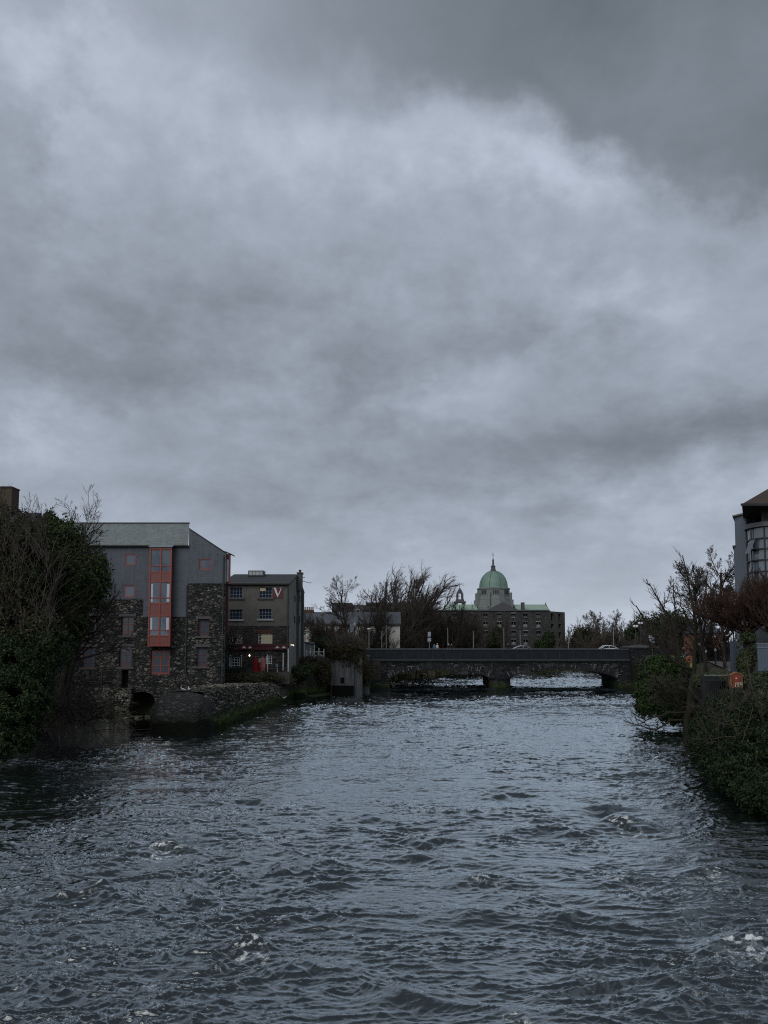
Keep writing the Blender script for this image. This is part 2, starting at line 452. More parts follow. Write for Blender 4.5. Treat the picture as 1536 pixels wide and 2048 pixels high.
# ------------------------------------------------------------------ water
HUMPS = [  # pixel of the crest, crest half width (m), length along flow, height, foam
    (335, 1700, 1.0, .55, .42, 1.0), (505, 1893, .55, .40, .30, 1.0), (1238, 1650, 1.2, .9, .55, .9), (1480, 1885, 1.0, .55, .34, 1.0), (975, 1762, 1.1, .5, .30, .8),
    (1245, 1762, .9, .5, .22, .8), (185, 1785, 1.3, .7, .42, .15), (1410, 1745, .9, .5, .25, .9), (850, 1682, 1.4, .6, .25, .6), (1010, 1590, 1.6, .8, .36, .2), (1210, 1615, 1.2, .6, .34, .4),
    (510, 1610, 1.2, .5, .30, .1), (440, 1945, .5, .35, .14, .6), (410, 1805, .6, .3, .24, .25), (1140, 1840, 1.2, .5, .22, .45), (1180, 1962, .8, .4, .2, .7), (1270, 1550, 1.8, .9, .3, .3),
    (830, 1715, 1.3, .6, .2, .45), (640, 1735, 1.2, .6, .25, .3), (1030, 2035, .4, .3, .12, 1.0), (1380, 2000, .8, .4, .2, .6), (660, 1775, .9, .4, .2, .5), (110, 1830, .8, .4, .2, .6),
    (1340, 1960, .7, .4, .18, .5), (820, 2000, .9, .5, .2, .25), (280, 1990, .8, .4, .2, .2), (1100, 1660, 1.6, .6, .24, .5), (960, 1830, 1.2, .5, .2, .3), (600, 1940, 1., .5, .2, .15), (740, 1640, 1.5, .6, .2, .3), (700, 1560, 1.8, .7, .22, .1), (900, 1520, 2, .8, .2, .1)]
def M_water():
    def fn(t, bs, m):
        geo = t.n('ShaderNodeNewGeometry'); pos = geo.outputs['Position']
        mp = t.n('ShaderNodeMapping'); t.nt.links.new(pos, mp.inputs[0]); mp.inputs['Scale'].default_value = (.55, 1.3, .6)
        v = mp.outputs[0]
        at = t.n('ShaderNodeAttribute', attribute_name='foam'); foam = at.outputs['Fac']
        ac = t.n('ShaderNodeAttribute', attribute_name='calm'); calm = ac.outputs['Fac']
        n1 = t.noise(v, 2.6, 6, .62, .5); n2 = t.noise(v, 9, 4, .6, .4); n3 = t.noise(v, 26, 3, .6, .2)
        def crease(n): return t.m('ABSOLUTE', t.m('SUBTRACT', n, .5))
        hgt = t.m('ADD', t.m('MULTIPLY', crease(n1), 1.6), t.m('ADD', t.m('MULTIPLY', crease(n2), .55), t.m('MULTIPLY', n3, .12)))
        live = t.m('SUBTRACT', 1.0, t.m('MULTIPLY', calm, .8))
        b = t.n('ShaderNodeBump'); t.nt.links.new(hgt, b.inputs['Height']); b.inputs['Distance'].default_value = .016
        t.nt.links.new(t.m('MULTIPLY', live, 1.0), b.inputs['Strength'])
        fn_ = t.noise(pos, 9, 8, .8, .9); f2 = t.noise(pos, 46, 4, .7)
        fm = t.sstep(t.m('ADD', foam, t.m('ADD', t.m('MULTIPLY', t.m('SUBTRACT', fn_, .5), 1.5), t.m('MULTIPLY', t.m('SUBTRACT', f2, .5), .8))), .52, .98)
        big = t.noise(pos, .09, 3, .5)
        c = t.mix(t.sstep(big, .35, .65), (.006, .009, .011), (.011, .015, .016))
        c = t.mix(calm, c, (.030, .022, .016))
        c = t.mix(t.m('MULTIPLY', t.sstep(foam, .25, .8), .25), c, (.085, .095, .075))
        col = t.mix(t.m('MULTIPLY', fm, .85), c, (.74, .79, .80))
        out = [n for n in t.nt.nodes if n.type == 'OUTPUT_MATERIAL'][0]
        setp(t, bs, col, .7, b.outputs[0], spec=0.0)
        gl = t.n('ShaderNodeBsdfGlossy'); gl.inputs['Color'].default_value = (.89, .965, 1, 1); gl.inputs['Roughness'].default_value = .04; t.nt.links.new(b.outputs[0], gl.inputs['Normal'])
        fr = t.n('ShaderNodeFresnel'); fr.inputs['IOR'].default_value = 1.333; t.nt.links.new(b.outputs[0], fr.inputs['Normal'])
        fac = t.m('MULTIPLY', t.m('MINIMUM', t.m('MULTIPLY', t.m('POWER', fr.outputs[0], .74), 2.15), .97), t.m('SUBTRACT', 1.0, t.m('MULTIPLY', fm, .8)))
        mx = t.n('ShaderNodeMixShader'); t.nt.links.new(fac, mx.inputs[0]); t.nt.links.new(bs.outputs[0], mx.inputs[1]); t.nt.links.new(gl.outputs[0], mx.inputs[2]); t.nt.links.new(mx.outputs[0], out.inputs[0])
    return material('river_water', fn)

def build_water():
    rows = 1600; cols = 1450
    y0, y1 = 9.0, 232.0
    ys = y0 * (y1 / y0) ** (np.arange(rows) / (rows - 1))
    s = np.linspace(-1, 1, cols)
    half = np.interp(ys, [9, 20, 60, 130, 232], [14, 21, 46, 75, 130])
    gx = s[None, :] * half[:, None]; gy = np.repeat(ys[:, None], cols, 1)
    x = gx.ravel(); y = gy.ravel()
    cell = np.maximum(y * (y1 / y0) ** (1 / (rows - 1)) - y, 2 * np.repeat(half, cols) / cols)
    wx = x + .9 * pnoise(x * .22, y * .22, 11); wy = y + .9 * pnoise(x * .22, y * .22, 12)
    h = .10 * pnoise(wx * .10, wy * .16, 1)
    patch = .70 + .6 * sm(pnoise(x * .07, y * .05, 21) + .5 * pnoise(x * .17, y * .13, 22), -.25, .5)
    near = 1 + .25 * sm(y, 40, 90) + .4 * sm(y, 95, 125)
    foam = np.zeros_like(x)
    near = near + .9 * sm(y, 126, 132)
    for k, (lx, ly, a, sharp) in enumerate([(5.0, 2.6, .080, .35), (2.8, 1.15, .058, .6), (1.6, .62, .050, .8), (.92, .34, .042, .85), (.52, .20, .029, .85), (.29, .12, .017, .85)]):
        ok = sm(ly / np.maximum(cell, 1e-3), 1.4, 2.8)
        ux, uy = (wx, wy) if k < 2 else (x + .35 * (wx - x), y + .35 * (wy - y))
        n = pnoise(ux / lx + 3.1 * k, uy / ly + 7.7 * k, 30 + k)
        r = 1 - 2 * np.abs(n)
        hh = (1 - sharp) * n + sharp * (r * r - .45) * .75
        if k >= 1: hh = .30 * hh + 1.0 * np.exp(-(np.abs(n) / .21) ** 1.05)
        fm = 1.0 if k < 2 else .50 + .85 * sm(pnoise(x / 3.1 + k, y / 2.0, 60 + k // 2), -.15, .45)
        h = h + a * near * patch * ok * hh * fm
        
        if k in (1, 2): foam += ok * sm(hh, .75, 1.15) * .50 * sm(patch, 1.02, 1.28) * (1 - sm(y, 50, 80))
        wx = wx + .28 * lx * n; wy = wy + .35 * ly * pnoise(wx / lx, wy / ly, 90 + k)
    for (u, v, w, l, ht, fo) in HUMPS:
        c = G(u, v); dx = x - c.x; dy = y - c.y + .25 * np.abs(dx) ** 1.3
        m = (np.abs(dx) < 5 * w) & (np.abs(dy) < 6)
        dxm = dx[m]; dym = dy[m] + .25 * w * pnoise(x[m] * 1.3, y[m] * 1.3, 40)
        e = np.exp(-(dxm / w) ** 2)
        prof = np.exp(-(dym / l) ** 2) - .55 * np.exp(-((dym - 2.1 * l) / (1.2 * l)) ** 2) - .25 * np.exp(-((dym + 2.2 * l) / (1.3 * l)) ** 2)
        h[m] += ht * .8 * e * prof
        fr = np.exp(-(dxm / (w * 1.0)) ** 2 - ((dym + .35 * l) / (l * .8)) ** 2)
        rag = .35 + 1.1 * sm(pnoise(x[m] * 3.3, y[m] * 5.5, 44) + .5 * pnoise(x[m] * 9, y[m] * 12, 45), -.3, .5)
        foam[m] = np.maximum(foam[m], fo * fr * .74 * rag)
        fr2 = np.exp(-(dxm / (w * 1.9)) ** 2 - ((dym + 1.6 * l) / (l * 1.6)) ** 2)
        foam[m] = np.maximum(foam[m], fo * fr2 * .60 * rag)
    # calm brown backwater by the stone mill
    calm = sm(y - (57 + .0 * x), 0, 6) * sm(-x, 19.5, 21.5) * sm(130 - y, 0, 5)
    edge = np.exp(-((y - (61 - .12 * (x + 25))) / 1.2) ** 2) * sm(-x, 17, 21)
    foam += .30 * sm(y, 104, 118) * (pnoise(x * .4, y * .25, 6) > .25) * (1 - sm(y, 124, 128))
    foam = np.maximum(foam * (1 - calm), edge * .5 * sm(x, -37, -31))
    foam += .38 * np.exp(-((y - 126.5) / 1.2) ** 2) * (pnoise(x * .3, y * .3, 5) > .1)
    foam = np.maximum(foam, .45 * sm(x, 12, 17) * np.exp(-((y - 33) / 2.6) ** 2))
    h = h * (1 - .85 * calm)
    # small step in the river under the bridge
    yy = y + .5 * pnoise(x * .25, 0 * x, 8) + .2 * pnoise(x * .9, 0 * x, 9)
    h = h + .5 * sm(yy, 127.6, 128.7)
    h = h + .30 * sm(-y, -80, -16) * 0
    z = h
    vt = np.stack([x, y, z], -1)
    i = np.arange(cols - 1)[None, :] + np.arange(rows - 1)[:, None] * cols
    f = np.stack([i, i + 1, i + cols + 1, i + cols], -1).reshape(-1, 4)
    o = link_mesh('water', vt, f, M_water(), smooth=True)
    for nm, arr in (('foam', foam), ('calm', calm)):
        at = o.data.attributes.new(nm, 'FLOAT', 'POINT'); at.data.foreach_set('value', arr.astype(np.float32))
    tag(o, 'wide choppy grey river flowing towards the viewer', kind='structure')
build_water()
# ------------------------------------------------------------------ shared materials
M_rub = rubble('mill_rubble', (.022, .025, .028), (.080, .082, .078), (.25, .235, .20), (.014, .014, .014), .42, 1.8, 0, .07)
M_rub2 = rubble('pub_rubble', (.030, .031, .030), (.075, .073, .068), (.15, .14, .125), (.035, .034, .032), .40, 2.0, 0, .05)
M_rubmoss = rubble('quay_rubble', (.030, .030, .028), (.085, .082, .072), (.17, .16, .14), (.012, .012, .010), .45, 1.4, .95, .09)
M_quay = rubble('quay_ashlar', (.045, .048, .048), (.085, .088, .084), (.15, .15, .135), (.028, .030, .030), .7, 2.0, .35, .04, .5, wet=(.97, 1.5, 2.3))
M_brstone = rubble('bridge_stone', (.012, .014, .017), (.030, .034, .038), (.070, .073, .075), (.010, .011, .012), .75, 2.2, .5, .05, .7)
M_farstone = rubble('far_mill_stone', (.042, .043, .045), (.068, .070, .072), (.10, .102, .102), (.035, .034, .032), .6, 1.8, 0, .05)
M_cathstone = plain('cathedral_limestone', (.155, .172, .168), .8, .3, .25)
M_copper = plain('green_copper', (.125, .20, .165), .55, .35, .5)
M_copper_pale = plain('pale_copper_roof', (.24, .34, .275), .55, .2, .3)
M_copperrib = plain('copper_seam', (.05, .11, .085), .6)
M_ctop = plain('dark_limestone', (.075, .08, .088), .8)
M_black = plain('black_iron', (.012, .013, .015), .45)
M_dark = plain('dark_opening', (.004, .004, .004), .95, .1)
M_red = plain('red_joinery', (.21, .040, .028), .5, .35, 1.5)
M_redwin = plain('dark_red_window_paint', (.12, .026, .020), .6, .4, 1.5)
M_redpanel = plain('faded_red_panel', (.14, .042, .036), .45, .25, 1.2)
M_maroon = plain('maroon_paint', (.075, .008, .014), .45)
M_white = plain('white_paint', (.55, .57, .58), .55, .2)
M_dimwhite = plain('weathered_white_paint', (.30, .32, .33), .6, .35)
M_cream = plain('cream_blind', (.50, .43, .27), .7, .25, 2)
M_curtain = plain('white_curtain', (.42, .46, .52), .8, .3, 4)
M_lead = plain('lead_flashing', (.16, .19, .21), .45)
M_sill = plain('stone_sill', (.085, .085, .082), .8)
M_brick_lint = plain('brick_lintel', (.075, .040, .032), .85)
M_render = plain('weathered_cement_render', (.108, .105, .096), .85, .45, .7)
M_gable = plain('pale_gable_render', (.20, .195, .175), .85, .6, .45)
M_pipe = plain('green_grey_pipe', (.028, .042, .042), .5)
M_silver = plain('silver_car_paint', (.32, .34, .36), .25, .1, metal=.4)
M_tyre = plain('rubber', (.015, .015, .015), .8)
M_asphalt = plain('asphalt', (.05, .05, .052), .85)
M_greybox = plain('grey_blue_render', (.15, .172, .198), .75, .14, .35)
M_steel = plain('galvanised_steel', (.17, .18, .185), .45, .2, metal=.3)
M_gate = plain('grey_gate_paint', (.075, .10, .13), .5)
M_whitehouse = plain('cream_house_render', (.40, .39, .36), .85, .2, .4)
M_orangebrick = plain('orange_brick', (.15, .075, .05), .85, .4, 1.5)
M_skin = plain('skin', (.42, .26, .19), .6, .1)
M_hairb = plain('dark_hair', (.02, .015, .01), .7)
M_hairw = plain('grey_hair', (.4, .4, .4), .7)

def _glass(name, col, rough=.06, ior=1.6, wav=.02):
    def fn(t, bs, m):
        v = t.coord()
        n = t.noise(v, 1.3, 2)
        setp(t, bs, col, rough, t.bump(n, .25, wav), ior=ior)
    return material(name, fn)
M_glass = _glass('window_glass', (.018, .022, .028), ior=1.7)
M_glassblue = _glass('blue_window_glass', (.012, .020, .040), ior=1.55)
M_glassgrey = _glass('grey_window_glass', (.060, .082, .108), ior=1.9)

def _slate(name, c1, c2, rowh, gap, streak, rough=.42):
    def fn(t, bs, m):
        tc = t.n('ShaderNodeTexCoord'); sp = t.n('ShaderNodeSeparateXYZ'); t.nt.links.new(tc.outputs['Object'], sp.inputs[0])
        cb = t.n('ShaderNodeCombineXYZ')
        t.nt.links.new(t.m('ADD', sp.outputs[0], t.m('MULTIPLY', sp.outputs[1], .35)), cb.inputs[0]); t.nt.links.new(sp.outputs[2], cb.inputs[1])
        bk = t.n('ShaderNodeTexBrick', offset=.5); t.nt.links.new(cb.outputs[0], bk.inputs['Vector'])
        bk.inputs['Scale'].default_value = 1.0; bk.inputs['Brick Width'].default_value = rowh * 1.3; bk.inputs['Row Height'].default_value = rowh
        bk.inputs['Mortar Size'].default_value = gap; bk.inputs['Bias'].default_value = .1
        bk.inputs['Color1'].default_value = (.15, .15, .15, 1); bk.inputs['Color2'].default_value = (.95, .95, .95, 1); bk.inputs['Mortar'].default_value = (0, 0, 0, 1)
        g = bk.outputs[0]
        sv = t.coord((1.1, 1.1, .16)); st = t.noise(sv, 1.6, 6, .7)
        big = t.noise(t.coord(), .5, 4, .6)
        k = t.m('ADD', t.m('MULTIPLY', g, .40), t.m('ADD', t.m('MULTIPLY', st, streak), t.m('MULTIPLY', big, .35)))
        c = t.ramp(k, [(.2, c1), (.95, c2)])
        setp(t, bs, c, rough, t.bump(g, .5, .02), spec=.5)
    return material(name, fn)
M_slatewall = _slate('blue_slate_cladding', (.008, .011, .016), (.066, .080, .102), .26, .02, 1.0, .6)
M_slateroof = _slate('pale_slate_roof', (.07, .088, .092), (.19, .215, .212), .24, .014, .5, .5)
M_slatedark = _slate('dark_slate_roof', (.012, .014, .018), (.035, .039, .046), .25, .012, .3, .75)
M_slategrey = _slate('grey_slate_roof', (.040, .046, .056), (.085, .095, .115), .3, .015, .3, .6)

# ------------------------------------------------------------------ left stone mill with red bay
def build_mill():
    Y = 85.0
    x = lambda u: X(u, Y); z = lambda v: Z(v, Y)
    root = thing('stone_mill', (x(260), Y + 6, 3), 'tall rubble stone mill with slate hung upper floors and a red glazed bay', 'building')
    zb = -.8
    xL, xC, xR = x(-60), x(375), x(450)
    xt = (x(263), x(312))        # tunnel
    # openings in the stone
    st = [(242, 267, 1233, 1271), (167, 192, 1233, 1271), (111, 135, 1235, 1268), (57, 81, 1235, 1268), (240, 265, 1293, 1334), (167, 191, 1294, 1335), (110, 133, 1295, 1335), (50, 75, 1295, 1335), (303, 341, 1300, 1349)]
    stR = [(396, 418, 1238, 1272), (394, 416, 1294, 1333)]
    sl = [(247, 268, 1108, 1130), (246, 268, 1171, 1195), (180, 200, 1108, 1130), (180, 200, 1171, 1195)]
    slR = [(397, 421, 1118, 1139)]
    h = lambda q: (x(q[0]), x(q[1]), z(q[3]), z(q[2]))
    # stone wall; the slate starts at uneven levels
    w = MB(); door = (x(246), x(259), z(1376), z(1340))
    holes = [h(q) for q in st + stR] + [door, h(sl[1]), h(sl[3]), h(sl[0]), h(sl[2]), h(slR[0])]
    arch_l = (x(262), x(313), -.8, z(1381)); arch_r = (x(372), x(417), z(1402), z(1372))
    wall_holes(w, xL, xC, zb, z(1091), Y, [q for q in holes if q[1] < xC] + [arch_l, (arch_r[0], xC, arch_r[2], arch_r[3])], .55)
    wall_holes(w, xC, xR, zb, z(1167), Y, [q for q in holes if q[0] > xC and q[3] < z(1160)] + [(xC, arch_r[1], arch_r[2], arch_r[3])], .55)
    # arch heads
    def arch_head(xa, xb, zs, top, ya=Y):
        n = 14; cx = (xa + xb) / 2; r = (xb - xa) / 2
        pts = [(cx - r * cos(pi * i / n), zs + (top - zs) * sin(pi * i / n)) for i in range(n + 1)]
        for i in range(n):
            p, q = pts[i], pts[i + 1]
            w.add([(p[0], ya + .004, p[1]), (q[0], ya + .004, q[1]), (q[0], ya + .004, top + .12), (p[0], ya + .004, top + .12)], [(0, 1, 2, 3)])
            w.add([(p[0], ya, p[1]), (q[0], ya, q[1]), (q[0], ya + 5, q[1]), (p[0], ya + 5, p[1])], [(0, 1, 2, 3)])
    # side walls and back
    xRb = X(452, Y + 13); w.prism([(xR, Y + .003, zb), (xRb, Y + 13, zb), (xRb - .5, Y + 13, zb), (xR - .6, Y + .56, zb)], (0, 0, z(1167) - zb)); w.box(xL, xRb, Y + 12.6, Y + 13, zb, z(1100))
    w.build('stone_wall', M_rub, root)
    hd = MB(); keep = w; w2 = MB()
    def head(mb, xa, xb, zs, top, cap, ya=Y):
        n = 16; cx = (xa + xb) / 2; r = (xb - xa) / 2
        pts = [(cx - r * cos(pi * i / n), zs + (top - zs) * sin(pi * i / n)) for i in range(n + 1)]
        for i in range(n):
            p, q = pts[i], pts[i + 1]
            mb.add([(p[0], ya - .03, p[1]), (q[0], ya - .03, q[1]), (q[0], ya - .03, cap), (p[0], ya - .03, cap)], [(0, 1, 2, 3)])
            mb.add([(p[0], ya - .03, p[1]), (q[0], ya - .03, q[1]), (q[0], ya + 4, q[1]), (p[0], ya + 4, p[1])], [(0, 1, 2, 3)])
    head(w2, arch_l[0], arch_l[1], z(1403), z(1383), z(1381)); w2.build('tunnel_arch', M_rub, root)
    w3 = MB(); head(w3, arch_r[0], arch_r[1], z(1388), z(1374), z(1372)); w3.build('tunnel_arch', M_rub, root)
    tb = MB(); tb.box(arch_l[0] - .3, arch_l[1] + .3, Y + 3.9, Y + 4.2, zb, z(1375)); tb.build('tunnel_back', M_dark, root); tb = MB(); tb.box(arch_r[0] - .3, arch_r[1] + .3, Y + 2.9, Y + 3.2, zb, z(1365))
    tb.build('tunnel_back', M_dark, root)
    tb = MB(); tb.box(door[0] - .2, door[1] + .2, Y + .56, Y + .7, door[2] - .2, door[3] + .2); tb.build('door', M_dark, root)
    # slate cladding, stands 4 cm proud
    c = MB(); D = Y - .05
    zt = z(1091)
    wall_holes(c, xL, x(286), z(1199), zt, D, [h(q) for q in sl], .12)
    wall_holes(c, x(286), x(348), z(1234), zt, D, [], .1)
    wall_holes(c, x(348), xC, z(1234), zt, D, [], .1)
    c.add([(xL, D, z(1199)), (x(286), D, z(1199)), (x(286), Y, z(1199)), (xL, Y, z(1199))], [(0, 1, 2, 3)])
    c.add([(x(286), D, z(1234)), (xC, D, z(1234)), (xC, Y, z(1234)), (x(286), Y, z(1234))], [(0, 1, 2, 3)])
    c.add([(x(286), D, z(1234)), (x(286), D, z(1199)), (x(286), Y, z(1199)), (x(286), Y, z(1234))], [(0, 1, 2, 3)])
    # right block: monopitch head
    DR = Y - .07
    wall_holes(c, xC + .004, xR + .04, z(1167), z(1108), DR, [h(slR[0])], .14)
    c.add([(xC + .004, DR, z(1108)), (xR + .04, DR, z(1108)), (xC + .004, DR, z(1058))], [(0, 1, 2)])
    c.add([(xC + .004, DR, z(1167)), (xR + .04, DR, z(1167)), (xR + .04, Y, z(1167)), (xC + .004, Y, z(1167))], [(0, 1, 2, 3)])
    c.add([(xR + .04, DR, z(1167)), (xRb + .04, Y + 13, z(1167)), (xRb + .04, Y + 13, z(1108)), (xR + .04, DR, z(1108))], [(0, 1, 2, 3)])
    c.build('slate_cladding', M_slatewall, root)
    # stain-free pale panels under windows are pale lead aprons
    for (a, b, v0, v1, off) in ((248, 267, 1131, 1170, .055), (394, 424, 1141, 1166, .075)):
        p = MB(); p.box(x(a), x(b), Y - off - .012, Y - off - .002, z(v1), z(v0)); p.build('slate_apron', M_slategrey, root)
    # roofs: front slope with ridge, behind it the back slope
    r = MB(); Yr = Y + 4.2; zr = Z(1047, Yr); xr2 = X(375, Yr)
    r.prism([(xL, Y - .35, zt - .05), (xC, Y - .35, zt - .05), (xC, Y - .35, zt + .06), (xL, Y - .35, zt + .06)], (0, .01, 0))
    xb9 = X(360, Yr + 9); r.add([(xL, Y - .35, zt + .06), (xC, Y - .35, zt + .06), (xr2, Yr, zr), (xL, Yr, zr), (xb9, Yr + 9, zt - 1), (xL, Yr + 9, zt - 1)], [(0, 1, 2, 3), (3, 2, 4, 5)])
    r.add([(xC, Y - .35, zt - .05), (xb9, Yr + 9, zt - 1.2), (xr2, Yr, zr)], [(0, 1, 2)])
    rf = r.build('roof', M_slateroof, root)
    rd = MB(); rd.box(xL, xr2 + .02, Yr - .12, Yr + .12, zr - .03, zr + .12); rd.build('ridge', M_black, rf)
    gt = MB(); gt.box(xL, xC, Y - .48, Y - .36, zt - .14, zt + .02); gt.build('gutter', M_black, rf)
    r = MB()
    r.prism([(xC, Y - .16, z(1058)), (xR + .12, Y - .16, z(1108)), (xR + .12, Y - .16, z(1108) + .12), (xC, Y - .16, z(1058) + .12)], (xRb - xR, 13, 0))
    r.build('roof', M_slatedark, root)
    # windows
    for q in sl + slR:
        a = h(q); window(root, a[0], a[1], a[2], a[3], Y + .0, M_red, M_glassgrey, 1, 1, .13)
    for i, q in enumerate(st[:8] + stR):
        a = h(q); window(root, a[0], a[1], a[2], a[3], Y + .26, M_redwin, M_glass if i in (0, 1, 2, 3) else M_glassgrey, 2, 3, .11, .055, sill=None, zsplits=[a[2] + (a[3] - a[2]) * .22, a[2] + (a[3] - a[2]) * .58])
        s = MB(); s.box(a[0] - .3, a[1] + .3, Y - .14, Y + .2, a[2] - .22, a[2] - .003); s.build('sill', M_sill, root)
        s = MB(); s.box(a[0] - .25, a[1] + .25, Y - .03, Y + .2, a[3] + .003, a[3] + .3); s.build('lintel', M_ctop, root)
    a = h(st[8]); window(root, a[0], a[1], a[2], a[3], Y + .2, M_red, M_glassgrey, 2, 3, .2, .1, name='french_window', zsplits=[a[2] + (a[3] - a[2]) * .36, a[2] + (a[3] - a[2]) * .7])
    # red bay, three storeys
    bay = MB(); xa, xb = x(302), x(346); yb = Y - 1.0
    bay.box(xa + .1, xb - .1, yb + .1, Y - .06, z(1292), z(1100))
    by = bay.build('bay_window', M_dark, root, bevel=0)
    fr = MB()
    rails = [(1097, 1103), (1145, 1165), (1208, 1232), (1272, 1292)]
    pan = MB()
    for v0, v1 in rails: pan.box(xa + .12, xb - .12, yb + .02, yb + .08, z(v1), z(v0))
    pan.box(xb - .1, xb - .04, yb + .1, Y - .07, z(1292), z(1100)); pan.box(xa + .04, xa + .1, yb + .1, Y - .07, z(1292), z(1100))
    pan.build('spandrel_panel', M_redpanel, by)
    for u in (302, 343.5): fr.box(x(u), x(u + 2.6), yb - .05, yb + .07, z(1293), z(1099))
    fr.box(x(322.8), x(325.4), yb - .04, yb + .06, z(1292), z(1099))
    for v in (1099, 1145.5, 1164, 1207, 1232, 1271.5, 1291): fr.box(xa + .15, xb - .15, yb - .035, yb + .07, z(v + 1.6), z(v - .6))
    for v in (1133, 1196, 1260): fr.box(xa + .15, xb - .15, yb - .02, yb + .05, z(v + 1.4), z(v - .3))
    fr.build('frame', M_red, by)
    for (v0, v1) in ((1103, 1146), (1165, 1209), (1232, 1273)):
        for (u0, u1) in ((304.5, 323), (325, 343.5)):
            g = MB(); g.box(x(u0), x(u1), yb + .055, yb + .062, z(v1), z(v0)); g.build('pane', M_glassgrey, by)
    for (v0, v1) in ((1169, 1205), (1236, 1262)):
        for (u0, u1) in ((305.5, 309.5), (337, 342.5)):
            g = MB(); g.box(x(u0), x(u1), yb + .047, yb + .053, z(v1), z(v0)); g.build('curtain', M_curtain, by)
    cp = MB(); cp.prism([(xa - .1, yb - .18, z(1097)), (xb + .1, yb - .18, z(1097)), (xb + .1, Y, z(1091) + .05), (xa - .1, Y, z(1091) + .05)], (0, 0, .12)); cp.build('bay_roof', M_lead, by)
    # side bay at the right-hand end
    sb = MB(); ya = Y + .6; xs = X(449.5, ya); xe = X(459.5, ya)
    sb.prism([(xs, ya, Z(1168, ya)), (xe, ya, Z(1168, ya)), (X(459, ya + 2.5), ya + 2.5, Z(1168, ya)), (X(449, ya + 2.5), ya + 2.5, Z(1168, ya))], (0, 0, Z(1108, ya) - Z(1168, ya))); s = sb.build('side_bay', M_redpanel, root)
    g = MB(); g.box(xs + .12, X(455.5, ya), ya - .05, ya - .004, Z(1163, ya), Z(1119, ya)); g.build('pane', M_white, s)
    g = MB(); g.prism([(xs - .1, ya - .2, Z(1104, ya)), (X(461.5, ya), ya - .2, Z(1110, ya)), (X(461.5, ya), ya - .2, Z(1108, ya)), (xs - .1, ya - .2, Z(1102, ya))], (0, 2, 0)); g.build('roof', M_slatedark, s)
    g = MB(); g.box(X(450.5, ya), X(455, ya), ya + .3, ya + .5, Z(1262, Y), Z(1170, Y)); g.build('red_panel', M_maroon, s)
    g = MB(); g.tube([(x(373), Y - .12, z(1170)), (x(373), Y - .12, z(1345))], .07, 6); g.build('downpipe', M_pipe, root); g = MB(); g.tube([(x(446), Y - .16, z(1110)), (x(446), Y - .16, z(1370))], .07, 6); g.build('downpipe', M_pipe, root)
build_mill()

